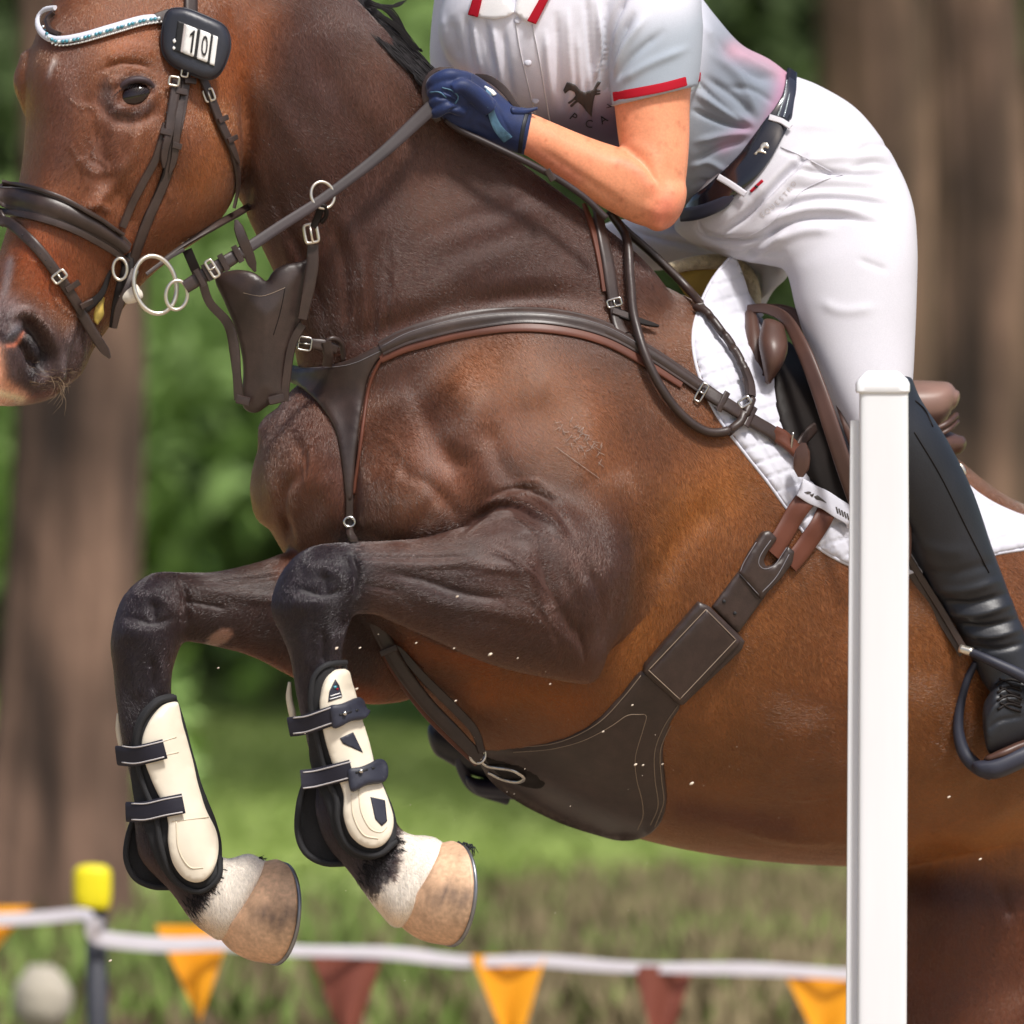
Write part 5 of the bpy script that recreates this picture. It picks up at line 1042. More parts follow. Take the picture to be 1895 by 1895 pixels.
strap('rein_loop', [(880, 142, -60), (905, 146, -66), (932, 166, -74), (952, 192, -80), (964, 206, -80)], [12, 13, 14, 12, 9], 5, 'leather', rn, free=True)
bight = [(824, 220, -112), (850, 240, -114), (900, 264, -112), (950, 288, -110), (990, 308, -104), (1040, 336, -92), (1085, 368, -84), (1122, 404, -78)]
tube('rein_bight', bight, 6, 'rein_leather', rn)
LB = [(1122, 404, 0), (1152, 452, 4), (1160, 520, 4), (1168, 590, 8), (1186, 655, 10), (1216, 718, 8), (1256, 770, 2), (1302, 801, 2), (1346, 798, 2), (1372, 772, 4), (1384, 742, 6)]
tube('rein_bight', LB, 8.5, 'leather', rn, free=False, trees=[BV, TP[0]], lift=13, sms=26)
UB = [(1120, 402, 2), (1150, 436, 6), (1200, 480, 6), (1262, 540, 6), (1310, 598, 6), (1346, 648, 6), (1370, 694, 6), (1380, 740, 6)]
tube('rein_bight', UB, 8, 'leather', rn, free=False, trees=[BV, TP[0]], lift=13, sms=30)
strap('rein_stitching', [(1366, 690, 4), (1376, 716, 4), (1380, 742, 4)], 18, 8, 'leather', rn, trees=[BV, TP[0]], lift=16); buckle(1378, 744, -32, 14, 22, rn, trees=[BV, TP[0]], lift=26, prong=False, r=2.6)
strap('rein_keeper', [(1012, 314, -106), (1024, 334, -104)], 12, 3, 'leather', rn, free=True)
# ---- bridle
HT = [BV]
br = thg('bridle', 300, 300, -320, 'dark leather bridle with padded noseband, crossed flash strap and jewelled browband', 'bridle')
bb = strap('browband', [(108, 18, -6), (88, 22, 0), (76, 40, 4), (82, 62, 4), (106, 76, 2), (150, 71, 0), (210, 54, 0), (262, 39, 0), (302, 36, 0)], [10, 12, 14, 15, 16, 17, 17, 17, 16], 7, 'pad', br, trees=HT, lift=5, prof='round', sms=8)
strap('browband_lining', [(104, 26, 0), (92, 40, 0), (98, 58, 0), (114, 66, 0)], 8, 8, 'leather', br, trees=HT, lift=3); strap('browband_end', [(288, 38), (312, 30)], 24, 8, 'leather', br, trees=HT, lift=4)
bt = [tree_of(bb), BV]; q = resamp(cr(np.array([(80, 50), (92, 70), (110, 77), (150, 71), (210, 54), (262, 39), (294, 34)], float), 8), 7)
cA = []; cB = []; cC = []
for i, (x, y) in enumerate(q):
    h_ = hit(x, y, None, bt)
    if h_: (cA if i % 3 else cB).append(ball(x, y, h_[0] - 2, 3.6, 3.6, 3, 8, 6)); cC.append(ball(x + .8, y + 7.2, h_[0] - 0, 2.0, 2, 2, 6, 4)); cC.append(ball(x + 4.2, y + 6.2, h_[0] - 0, 2.0, 2, 2, 6, 4))
tag(mk('blue_stones', *join(cA), 'crystal_blue', br), kind='stuff'); tag(mk('clear_stones', *join(cB), 'crystal', br), kind='stuff'); tag(mk('pearl_chain', *join(cC), 'card', br), kind='stuff')
def bs_(name, pts, w, th=5, lift=4, m='leather', **k): return strap(name, pts, w, th, m, br, trees=HT, lift=lift, **k)
bs_('headpiece', [(350, -30), (351, 10), (350, 40), (344, 90)], 26, 6)
bs_('cheekpiece', [(344, 120), (338, 180), (326, 250), (306, 330), (276, 398), (254, 452), (238, 500)], [17, 17, 17, 16, 18, 20, 20], lift=4)
bs_('cheekpiece_strap', [(322, 150), (318, 190), (310, 240), (300, 276), (296, 308)], [18, 19, 18, 15, 12], lift=10, ends='point')
bs_('bit_cheekpiece', [(336, 150), (330, 200), (316, 280), (296, 350), (270, 410), (248, 470), (232, 510)], [16, 16, 16, 16, 18, 20, 20], lift=3, m='leather_black')
bs_('noseband_cheekpiece', [(306, 230), (288, 290), (262, 340), (238, 388), (224, 420)], 15, lift=3); bs_('strap_tail', [(330, 190), (326, 250), (322, 290), (314, 320)], [15, 14, 14, 10], lift=9, ends='point')
for x, y, a in ((330, 172, 12), (302, 246, 14), (325, 270, 14), (346, 152, 6)): a = math.radians(a); bs_('strap_keeper', [(x - 10 * math.cos(a), y - 10 * math.sin(a)), (x + 10 * math.cos(a), y + 10 * math.sin(a))], 12, 4, 13)
buckle(322, 150, 100, 18, 16, br, lift=22, r=2.2, m='gold', prong=False); buckle(342, 134, 100, 12, 16, br, lift=22, r=1.8, m='gold', prong=False); buckle(387, 176, 70, 18, 22, br, lift=12, r=2.2, m='gold')
bs_('throatlatch', [(366, 136), (382, 172), (402, 226), (418, 262), (434, 302)], [16, 18, 18, 18, 12], lift=7, ends='point'); bs_('throatlatch', [(398, 210), (420, 262), (434, 310), (436, 345), (428, 384)], [12, 14, 14, 16, 16], lift=3)
for x, y in ((404, 222), (420, 258)): bs_('strap_keeper', [(x - 8, y + 4), (x + 8, y - 4)], 10, 4, 12)
nb1 = bs_('noseband', [(-30, 366), (10, 362), (50, 368), (110, 388), (170, 416), (214, 444), (232, 460)], [44, 50, 52, 48, 42, 34, 26], 13, lift=3, prof='pad', sms=10)
bs_('noseband_rim', [(-20, 392), (30, 396), (90, 410), (150, 432), (205, 462), (232, 482)], [12, 13, 13, 13, 13, 12], 8, lift=4); bs_('noseband_rim', [(10, 344), (50, 346), (110, 366), (170, 394), (222, 432)], [6, 7, 8, 8, 6], 14, lift=5)
bs_('flash_loop', [(-20, 404), (4, 402), (20, 416)], 26, 6, 8)
bs_('flash_strap', [(-20, 440), (4, 412), (30, 420), (66, 456), (104, 506), (132, 548), (152, 582)], [18, 20, 20, 20, 20, 19, 19], lift=5, facing=.3)
strap('flash_strap_tail', [(130, 545, -290), (152, 582, -286), (176, 622, -276), (203, 662, -262)], [18, 20, 19, 15], 5, 'leather', br, free=True, ends='point')
buckle(110, 512, 52, 26, 16, br, lift=14, m='gold', r=2.4); bs_('strap_keeper', [(118, 536), (140, 522)], 11, 4, 11); bs_('strap_keeper', [(142, 566), (162, 552)], 11, 4, 13)
strap('chin_strap', [(234, 470, -262), (236, 500, -268), (224, 540, -270), (214, 580, -262), (208, 606, -256)], [24, 24, 24, 20, 12], 6, 'leather_black', br, free=True); strap('chin_strap', [(250, 500, -270), (236, 535, -282), (220, 570, -278), (212, 606, -266)], [16, 16, 14, 10], 5, 'leather', br, free=True)
strap('jaw_strap', [(205, 500, -270), (190, 540, -274), (172, 560, -276), (150, 580, -280)], [8, 10, 16, 14], 4, 'leather_black', br, free=True)
bl = br; bt = thg('bit', 287, 527, -290, 'steel loose ring bit with a pale rubber mouthpiece at the corner of the mouth', 'bit')
ring('bit_ring', 287, 527, 39, 54, 4.2, 'gold', bt, d=-296, ang=-12, tilt=.25); ring('rein_ring', 327, 546, 20, 27, 3.4, 'gold', bt, d=-304, ang=6, tilt=.2); ring('cheek_ring', 222, 498, 13, 20, 3, 'gold', bt, d=-290)
mk('mouthpiece', *loft([(222, 546, 226, 560, -276, 8), (238, 534, 240, 562, -284, 13), (252, 526, 256, 558, -286, 14), (260, 536, 262, 552, -284, 8)], n=20), 'bit_plastic', bt)
mk('rubber_guard', *loft([(194, 538, 196, 548, -252, 6), (184, 548, 192, 566, -256, 9), (168, 566, 192, 584, -258, 9), (172, 590, 182, 600, -258, 6)], n=18), 'bit_yellow', bt)
# ---- competition number
nh = thg('number_tag', 362, 80, -330, 'oval black bridle number holder showing 10 beside the eye', 'number tag')
hx = hit(362, 100)[0] - 34
TG = [(322, 16), (346, 17), (380, 30), (412, 46), (424, 66), (425, 92), (414, 124), (400, 142), (380, 146), (350, 136), (318, 120), (302, 98), (299, 70), (303, 40), (310, 22)]
tgm = panel('housing', TG, 18, 'tag_housing', nh, dfn=lambda a, b: hx + ((a - 362) / 62) ** 2 * 8, lift=0, step=5, edge=9); TT = [tree_of(tgm)]
tube('rim', TG, 1.6, 'tag_housing', nh, free=False, trees=TT, lift=.5, closed=True, sms=0)
def pg(x, y, w, h): # parallelogram on the tag face: 62x24 across, -7x52 down
    ux, uy = np.array([.93, .37]), np.array([-.13, .99]); p = np.array([x, y]); return [p, p + ux * w, p + ux * w + uy * h, p + uy * h]
mark('window', pg(329, 38, 80, 56), 'ink', nh, trees=TT, lift=1)
for i, (x, y, w, h) in enumerate([(345, 45.5, 22, 53), (371, 55, 21, 54), (394.5, 65, 9.5, 54)]): panel('number_card', pg(x, y, w, h), 2, 'card', nh, trees=TT, lift=2, spl=False, step=6, edge=1.2, sms=2)
mark('card_edge', pg(341, 44, 4.5, 53), 'ink_faint', nh, trees=TT, lift=3)
def _loc(u, v): return (356.5 + u * .93 - v * .13, 77 + u * .37 + v * .99)
mark('digit', [_loc(-1.5, 21), _loc(-1.5, -12), _loc(-6, -8), _loc(-6.5, -11), _loc(.2, -21), _loc(2.2, -21), _loc(2.2, 21)], 'ink', nh, trees=TT, lift=5.5, step=3)
for s_, x, y in (('0', 378.5, 87),): print_on('digit', s_, x, y, (26, 10), (5, -54), 'ink', nh, trees=TT, lift=6)
for x, y, r in ((324, 76, 4.5), (323, 89, 4)): d = hit(x, y, None, TT)[0]; v, f = ball(x, y, d, r, r, 2, 12, 6); mk('rivet', v, f, 'card', nh)
# ---- tendon boots
def tboot(name, label, shell, under, cup, rim, left, dC, insets=(), lines=()):
    t = thg(name, shell[0][0], shell[0][1], dC, label, 'tendon boot', 'tendon boots on the forelegs')
    dep = (dC - 80, dC + 40)
    u = panel('neoprene_lining', under, 6, 'neoprene', t, step=8, edge=5, lift=2, clampd=dep); T2 = [tree_of(u), BV]
    strap('lining_binding', [(x, y) for x, y in rim], 11, 6, 'neoprene', t, trees=T2, lift=3, prof='round')
    panel('fetlock_cup', cup, 4, 'neoprene', t, dfn=lambda a, b: dC + 26, lift=0, step=9); tube('cup_binding', [(x, y, dC + 10) for x, y in cup[:6]], 6, 'neoprene', t)
    tube('inner_shell', [(x, y, dC + 14) for x, y in left], [3, 6, 7, 4], 'shell_plain', t)
    cf = lambda a, b: (.82, .74, .60)
    s1 = panel('shell', shell, 8, 'shell', t, step=7, edge=6, lift=7, trees=T2, clampd=dep, bulge=5, colfn=cf)
    T3 = [tree_of(s1)]
    for poly in insets: mark('shell_inset', poly, 'rubber', s1, trees=T3, lift=1.0)
    for ln in lines: tube('shell_ridge', ln, 1.3, 'shell_plain', s1, free=False, trees=T3, lift=.2)
    return t, T3 + T2, s1
mat('shell_plain', (.72, .63, .48), .45, var=.05)
nS = [(626, 1238), (612, 1243), (600, 1258), (593, 1285), (592, 1312), (603, 1370), (622, 1430), (636, 1470), (637, 1510), (650, 1545), (675, 1566), (702, 1567), (720, 1549), (724, 1520), (712, 1480), (692, 1430), (676, 1370), (656, 1310), (643, 1264), (636, 1241)]
nU = [(630, 1222), (606, 1228), (584, 1250), (574, 1285), (572, 1320), (576, 1400), (590, 1450), (608, 1500), (620, 1545), (648, 1582), (690, 1590), (722, 1572), (732, 1540), (725, 1500), (700, 1440), (680, 1380), (660, 1310), (646, 1260), (640, 1228)]
nC = [(568, 1440), (554, 1486), (551, 1540), (566, 1578), (600, 1597), (640, 1598), (664, 1580), (630, 1540), (606, 1490), (600, 1440)]
nR = [(636, 1226), (606, 1232), (584, 1254), (576, 1290), (578, 1320), (592, 1380), (608, 1440), (624, 1480), (626, 1520), (642, 1560), (672, 1580), (704, 1580), (730, 1556)]
nt_, NT, ns1 = tboot('tendon_boot', 'cream open front boot with dark inlays and two rubber tabs on the nearer foreleg', nS, nU, nC, nR, [(536, 1262), (535, 1290), (541, 1320), (546, 1345)], -266,
    insets=[[(620, 1257), (627, 1268), (633, 1290), (607, 1299), (609, 1280)], [(629, 1366), (653, 1355), (671, 1393), (634, 1376)], [(685, 1475), (712, 1481), (716, 1520), (706, 1529), (694, 1516)]],
    lines=[[(664, 1462), (668, 1500), (684, 1532), (704, 1540), (716, 1530)], [(650, 1470), (654, 1510), (672, 1544), (700, 1552)]])
for k, (a, b) in enumerate((((611, 1288), (628, 1283)), ((610, 1294), (631, 1288)))): tube('logo_line', [a, b], 1.1, 'card', ns1, free=False, trees=NT, lift=1.5, n=5)
mark('logo_dot', [(616, 1270), (622, 1268), (623, 1273), (618, 1275)], 'crystal_blue', ns1, trees=NT[:1], lift=2.2); mark('logo_dot', [(620, 1274), (625, 1273), (624, 1278)], 'red_cloth', ns1, trees=NT[:1], lift=2.2)
def bstrap(t, T, pts, w, lines=True):
    s_ = strap('elastic_strap', pts, w, 5, 'elastic', t, trees=T, lift=9, sms=12, facing=.25); TS = [tree_of(s_)]; p = np.array(pts, float)
    for o in (-w * .40, w * .40): tube('reflective_line', [(x, y + o) for x, y in p], 1.3, 'silver_line', s_, free=False, trees=TS, lift=.3, sms=2)
bstrap(nt_, NT, [(543, 1343), (566, 1340), (590, 1332), (618, 1322)], 36); bstrap(nt_, NT, [(561, 1444), (584, 1441), (612, 1434), (650, 1424)], 36)
TAB = [(609, 1307), (628, 1303), (644, 1297), (658, 1291), (670, 1293), (677, 1305), (676, 1322), (668, 1332), (655, 1334), (640, 1337), (628, 1344), (616, 1347), (611, 1330)]
for dx, dy, st2 in ((0, 0, (638, 1320)), (34, 118, (668, 1427))):
    tb = panel('rubber_tab', [(x + dx, y + dy) for x, y in TAB], 6, 'rubber', nt_, trees=NT, lift=12, step=6, edge=4, sms=12, clampd=(-360, -230)); TB = [tree_of(tb)]
    x, y = st2; tube('tab_slot', [(x - 10, y + 3), (x + 12, y - 3)], 1.8, 'ink', tb, free=False, trees=TB, lift=.2)
    tube('tab_slot', [(x + 20, y - 5), (x + 24, y - 6)], 2.2, 'ink', tb, free=False, trees=TB, lift=.2)
    d = hit(x, y, None, TB)[0]; v, f = ball(x, y, d - 4, 4.5, 4.5, 4.5, 12, 8); mk('stud', v, f, 'steel', tb)
fS = [(318, 1299), (296, 1308), (274, 1338), (264, 1370), (267, 1400), (282, 1444), (300, 1486), (311, 1520), (312, 1560), (322, 1598), (345, 1626), (372, 1632), (393, 1615), (400, 1584), (394, 1540), (374, 1498), (360, 1450), (346, 1390), (332, 1340), (325, 1305)]
fU = [(312, 1284), (284, 1293), (256, 1326), (246, 1366), (244, 1420), (252, 1480), (272, 1540), (290, 1590), (318, 1630), (350, 1648), (388, 1640), (408, 1612), (408, 1570), (396, 1520), (372, 1460), (352, 1390), (336, 1330), (322, 1290)]
fC = [(250, 1510), (237, 1550), (234, 1590), (250, 1624), (282, 1640), (316, 1642), (340, 1630), (306, 1580), (280, 1540), (272, 1500)]
fR = [(322, 1290), (290, 1300), (264, 1332), (254, 1370), (256, 1410), (270, 1460), (290, 1510), (298, 1560), (314, 1610), (340, 1640), (374, 1646), (402, 1622), (406, 1590)]
ft_, FT, fs1 = tboot('tendon_boot', 'plain cream smooth shelled boot on the foreleg farther from the white post', fS, fU, fC, fR, [(219, 1320), (220, 1350), (226, 1380), (232, 1400)], -60,
    lines=[[(300, 1372), (326, 1364)], [(276, 1404), (330, 1392)], [(326, 1520), (330, 1570), (350, 1604), (376, 1606)], [(318, 1520), (386, 1512)]])
bstrap(ft_, FT, [(226, 1396), (250, 1398), (280, 1392), (304, 1386)], 37); bstrap(ft_, FT, [(244, 1502), (270, 1502), (305, 1494), (338, 1488)], 37)
# ---- stirrups
sti = thg('stirrup', 1800, 1300, 150, 'black stirrup iron under the toe of the boot beside the jump post', 'stirrup')
strap('stirrup_leather', [(1600, 900, 60), (1686, 1040, 118), (1740, 1126, 142), (1786, 1204, 150)], 13, 5, 'leather', sti, free=True); strap('stirrup_leather', [(1600, 930, 70), (1686, 1062, 126), (1732, 1136, 150), (1780, 1212, 156)], 12, 5, 'leather', sti, free=True)
tube('branch', [(1782, 1202, 146), (1800, 1208, 136), (1840, 1226, 120), (1900, 1256, 120), (1960, 1300, 150)], [7, 9, 11, 12, 11], 'rubber', sti); tube('branch_collar', [(1776, 1200, 146), (1800, 1207, 137)], 8.5, 'gold', sti)
tube('branch', [(1806, 1226, 176), (1788, 1262, 182), (1776, 1310, 184), (1774, 1356, 182), (1786, 1396, 178), (1812, 1422, 170), (1836, 1432, 160)], [6, 8, 9, 10, 12, 14, 13], 'rubber', sti)
mk('tread', *loft([(1808, 1408, 1822, 1440, 150, 40), (1840, 1402, 1850, 1440, 150, 46), (1890, 1380, 1902, 1418, 160, 48), (1950, 1356, 1964, 1392, 180, 44)], n=28, e=3), 'rubber', sti)
st2 = thg('stirrup', 860, 1420, 590, 'dark stirrup iron showing below the girth at the far side', 'stirrup')
tube('branch', [(1000, 1300, 560), (900, 1330, 540), (850, 1380, 540), (872, 1452, 560), (940, 1480, 590)], 11, 'rubber', st2); mk('tread', *loft([(866, 1432, 872, 1462, 560, 30), (884, 1440, 890, 1474, 570, 40), (940, 1440, 950, 1480, 590, 44)], n=24), 'rubber', st2)

NBT = [tree_of(nb1)]
tube('stitching', [(-10, 346, 0), (50, 350, 0), (110, 370, 0), (170, 399, 0), (212, 428, 0)], .7, 'thread_grey', br, free=False, trees=NBT, lift=.4, n=5)
for pts in ([(312, 176), (306, 226), (299, 290)], [(404, 228), (420, 262)], [(30, 424), (66, 458), (104, 507)]):
    q = resamp(np.array(pts, float), 16)
    for x, y in q[1:-1]:
        h_ = hit(x, y, None, NBT + [BV])
        if h_: v, f = ball(x, y, h_[0] - 15, 1.5, 1.5, .8, 8, 4); mk('punched_hole', v, f, 'ink', br)
# ================================================================== JUMP POST
jp = thing('jump_stand', PV(np.array([1625., 1990., -420.])), 'white upright jump post with a slanted cap crossing in front of the saddle', 'jump stand')
DP = -420.
def prism(rows, m, name, par, bev=4.):
    """rows: (y, x0, x1, depth half) stacked rounded rectangles"""
    R = []
    for y, x0, x1, hd in rows:
        c = (x0 + x1) / 2; hw = (x1 - x0) / 2; t = np.arange(40) / 40 * 2 * math.pi + math.pi / 40; e_ = .22
        R.append(np.stack([c + hw * np.sign(np.cos(t)) * np.abs(np.cos(t)) ** e_, np.full(40, y), DP + hd * np.sign(np.sin(t)) * np.abs(np.sin(t)) ** e_], 1))
    V = np.concatenate(R); F = skin((len(rows), 40)); F += [tuple(range(39, -1, -1)), tuple((len(rows) - 1) * 40 + j for j in range(40))]
    return mk(name, PV(V), F, m, par, sharp=35)
prism([(726, 1590, 1681, 46), (1000, 1590, 1682, 46), (1400, 1588, 1680, 46), (2900, 1582, 1674, 46)], 'white_plastic', 'upright', jp)
prism([(686, 1606, 1660, 28), (689, 1600, 1666, 33), (702, 1587, 1680, 47), (710, 1583, 1684, 51), (724, 1583, 1684, 51), (727, 1585, 1682, 49)], 'white_plastic', 'post_cap', jp)
# keyhole track down the left face, set in from the post
tr = []
prism2 = [(778, 1573, 1598, 16), (1000, 1571, 1598, 16), (1400, 1568, 1596, 16), (2900, 1560, 1590, 16)]
prism(prism2, 'white_plastic', 'cup_track', jp)
for k in range(14):
    y = 800 + k * 84; x = 1572 - (y - 778) * .006; v, f = ball(x + 4, y, DP - 16, 3.2, 5.5, 1.5, 12, 6)
    if k % 2 == 0 and k > 0: mk('track_hole', v, f, 'ink_faint', jp) if False else None
gr = PV(np.array([1620., 2900., -420.]))
mt = []
for sx in (-1, 1):
    mt.append(loft([(1630, 2820, 1630, 2900, DP, 40), (1630 + sx * 330, 2870, 1630 + sx * 330, 2900, DP, 36)], n=16, e=4))
for i, (v, f) in enumerate(mt): mk('foot_bar', v, f, 'white_plastic', jp)
# ================================================================== KICKED-UP SAND
gs_ = []
r2 = random.Random(5)
spots = [(907, 1211, 4), (622, 1200, 4), (906, 1212, 3), (660, 1078, 2.6), (846, 1104, 2.6), (666, 1199, 2.4), (1280, 1450, 4), (206, 1777 - 1, 0.1), (404, 1236, 2), (770, 1190, 2.2), (958, 1218, 2), (843, 1297, 2.4), (660, 1275, 3), (840, 1200, 2), (1018, 1266, 2), (1170, 1305, 2.2), (1176, 1415, 3), (1190, 1416, 2.4), (1116, 1354, 2.4), (1756, 1475, 3), (1814, 1590, 3), (204, 1778, 3), (436, 1200, .1), (714, 1000, .1), (1226, 1414, 2)]
for x, y, r in spots:
    if r > 1: gs_.append(ball(x, y, -330 + r2.uniform(-30, 30), r * 1.2, r * .6, r * .6, 8, 6, ang=-30))
for i in range(40):
    x = r2.gauss(900, 230); y = r2.gauss(1420, 170)
    if y < 1150 or x < 560 or x > 1560: continue
    gs_.append(ball(x, y, r2.uniform(-360, -240), *( (lambda q: (q * 1.5, q * .6, q * .6))(r2.uniform(.4, 1.0)) ), 6, 4, ang=-30))
tag(mk('kicked_up_sand', *join(gs_), 'sand_grain', None), 'small pale grains of sand flying in front of the belly and forelegs', 'sand', kind='stuff')
# ================================================================== GROUND
mat('sand', (.34, .265, .185), .95, var=.12, vscale=1.5, bump=.5, bscale=12, bdist=.02)
mat('lawn', (.42, .52, .17), .9, var=.25, vscale=.6)
mat('meadow', (.42, .50, .17), .95, var=.40, vscale=.5, fine=.3, fscale=1.6)
mat('turf', (.095, .080, .040), .95, var=.45, vscale=1.6, fine=.45, fscale=4)
mat('straw_brown', (.15, .10, .06), .85, var=.3, vscale=2)
mat('blade', (.17, .25, .05), .8, var=.3, vscale=2)
mat('straw', (.21, .165, .085), .85, var=.3, vscale=2)
mat('bark', (.125, .076, .052), .95, var=.55, vscale=2.2, fine=.75, fscale=6, stretch=(1, 1, .22), bump=.8, bscale=9, bdist=.05)
mat('bark_dark', (.075, .05, .037), .95, var=.35, vscale=1.6, fine=.5, fscale=7, stretch=(1, 1, .15), bump=.8, bscale=9, bdist=.05)
mat('woodland', (.13, .20, .07), .9, var=.4, vscale=.6)
mat('leaf', (.30, .45, .14), .6, var=.45, vscale=1.1, spec=.3)
mat('leaf_light', (.32, .42, .11), .6, var=.35, vscale=1.1, spec=.3)
mat('leaf_dark', (.10, .145, .055), .7, var=.4, vscale=1.1, spec=.2)
mat('rock', (.42, .38, .31), .9, var=.25, vscale=4)
mat('tape_white', (.66, .64, .70), .6, var=.06)
mat('flag_orange', (.86, .36, .008), .55, var=.05)
mat('flag_brown', (.20, .055, .035), .6, var=.1)
mat('cap_yellow', (.80, .70, .01), .5, var=.03)
mat('post_dark', (.035, .038, .05), .6, var=.1)
def ground(name, x0, x1, y0, y1, z, m, nx=60, ny=60, amp=0.):
    X, Y = np.meshgrid(np.linspace(x0, x1, nx), np.linspace(y0, y1, ny)); Z = z + amp * (np.sin(X * 1.3 + Y * .4) + np.sin(Y * .9 - X * .5))
    V = np.stack([X.ravel(), Y.ravel(), Z.ravel()], 1); F = np.array([(j * nx + i, j * nx + i + 1, (j + 1) * nx + i + 1, (j + 1) * nx + i) for j in range(ny - 1) for i in range(nx - 1)])
    return tag(mk(name, V, F, m), kind='structure')
ground('ground', -300, 300, -120, 500, -.012, 'meadow', 80, 80)
ground('sand_arena', -30, 30, -20, 3.6, 0, 'sand', 60, 50, .006)
g3 = ground('rough_verge', -30, 30, 3.6, 9.9, .0, 'turf', 60, 30, .01)
def at(px, py, Y): # world point on the ground-parallel plane at distance Y behind the subject line
    k = (Y + D0) / FW[1]; p = CAM + FW * 0; d = FW + RT * ((px - 947.5) / FPX) - UP * ((py - 947.5) / FPX); return CAM + d * ((Y + D0) / d[1])
def xz(px, Y): return at(px, 947, Y)[0]
# tufts of tall grass in the verge: merged, nobody could count them
def blades(n, x0, x1, y0, y1, h0, h1, m, name, lab, cl=1.0, seed=1, w=.012):
    r = np.random.default_rng(seed); cx = r.normal((x0 + x1) / 2, (x1 - x0) * .27, int(n / 30)) if name == 'dry_grass' else r.uniform(x0, x1, int(n / 30)); cy = r.uniform(y0, y1, int(n / 30)); k = r.integers(0, len(cx), n)
    x = cx[k] + r.normal(0, .10, n) * cl; y = cy[k] + r.normal(0, .10, n) * cl; h = r.uniform(h0, h1, n); a = r.uniform(0, 2 * math.pi, n); l = r.uniform(.1, .5, n) * h
    dx, dy = np.cos(a), np.sin(a); px_, py_ = -dy * w, dx * w; px_ = np.abs(px_) + .3 * w
    V = np.stack([np.stack([x - px_, y - py_, np.zeros(n)], 1), np.stack([x + px_, y + py_, np.zeros(n)], 1), np.stack([x + dx * l * .4 + px_ * .8, y + dy * l * .4, h * .6], 1), np.stack([x + dx * l * .4 - px_ * .8, y + dy * l * .4, h * .6], 1), np.stack([x + dx * l, y + dy * l, h], 1)], 1).reshape(-1, 3)
    F = []
    for i in range(n): b = i * 5; F += [(b, b + 1, b + 2, b + 3), (b + 3, b + 2, b + 4)]
    return tag(mk(name, V, F, m, smooth=False), lab, 'grass', kind='stuff')
blades(26000, xz(-200, 14), xz(2100, 14), 11.5, 34, .04, .09, 'lawn', 'lawn_grass', 'short bright green lawn grass beyond the verge', seed=5, w=.03, cl=5)
blades(9000, xz(820, 7), xz(1750, 9), 5.4, 9.5, .06, .20, 'straw', 'dry_grass', 'dry straw coloured grass stalks standing in the rough verge', seed=4, w=.012)
blades(26000, xz(-200, 14), xz(2100, 14), 11.5, 34, .04, .09, 'lawn', 'lawn_grass', 'short bright green lawn grass beyond the verge', seed=5, w=.03, cl=5)
blades(4200, xz(-100, 6), xz(1950, 8), 5.4, 9.6, .08, .20, 'blade', 'tall_grass', 'tall pale green grass tufts scattered through the verge behind the pennants', seed=31, w=.012, cl=.8)
blades(5000, xz(-100, 6), xz(760, 8), 5.4, 9.2, .05, .14, 'straw_brown', 'withered_grass', 'withered brown grass near the broad tree trunk and yellow capped post', seed=33, w=.012)
# ================================================================== TREES AND BUSHES
def trunk_mesh(px0, px1, Y, lean=0., h=9., flare=.3, seed=0, dz=0.):
    x0, x1 = xz(px0, Y), xz(px1, Y); cx, r = (x0 + x1) / 2, (x1 - x0) / 2; R = []; rr = random.Random(seed); n = 56; ph = [rr.uniform(0, 6.28) for _ in range(8)]; m = 70
    for i in range(m):
        z = -.1 + h * i / (m - 1); k = 1 + flare * math.exp(-max(z, 0) * 2.2) - .22 * z / h * 2; ox = lean * z + .03 * math.sin(z * 1.7 + ph[7]); t = np.arange(n) / n * 2 * math.pi
        q = r * k * (1 + .05 * np.sin(5 * t + ph[0] + z * .25) + .035 * np.sin(11 * t + ph[1] - z * .4) + .03 * np.sin(17 * t + ph[2] + .5 * math.sin(z * 3)) + .02 * np.sin(3 * t + z * 1.3 + ph[3]))
        R.append(np.stack([cx + ox + q * np.cos(t), Y + q * np.sin(t), np.full(n, z)], 1))
    V = np.concatenate(R); F = skin((m, n)); return V, F, (cx + lean * h, Y, h), r
def leaves(c, rad, n, size, seed, m_, name, parent, shell=.35, clump=26, squash=1.):
    r = np.random.default_rng(seed); d = r.normal(size=(clump, 3)); d /= np.linalg.norm(d, axis=1)[:, None]; cc = np.array(c) + d * np.array(rad) * r.uniform(shell, .9, (clump, 1))
    k = r.integers(0, clump, n); p = cc[k] + r.normal(0, .22, (n, 3)) * np.array(rad) * .8; p[:, 2] = np.maximum(p[:, 2], .05)
    a = r.normal(size=(n, 3)); a /= np.linalg.norm(a, axis=1)[:, None]; b = np.cross(a, r.normal(size=(n, 3))); b /= np.linalg.norm(b, axis=1)[:, None]; s = r.uniform(.6, 1.3, (n, 1)) * size
    V = np.stack([p - a * s, p + b * s * .45, p + a * s, p - b * s * .45], 1).reshape(-1, 3); F = np.arange(n * 4).reshape(-1, 4)
    return mk(name, V, F, m_, parent, smooth=False)
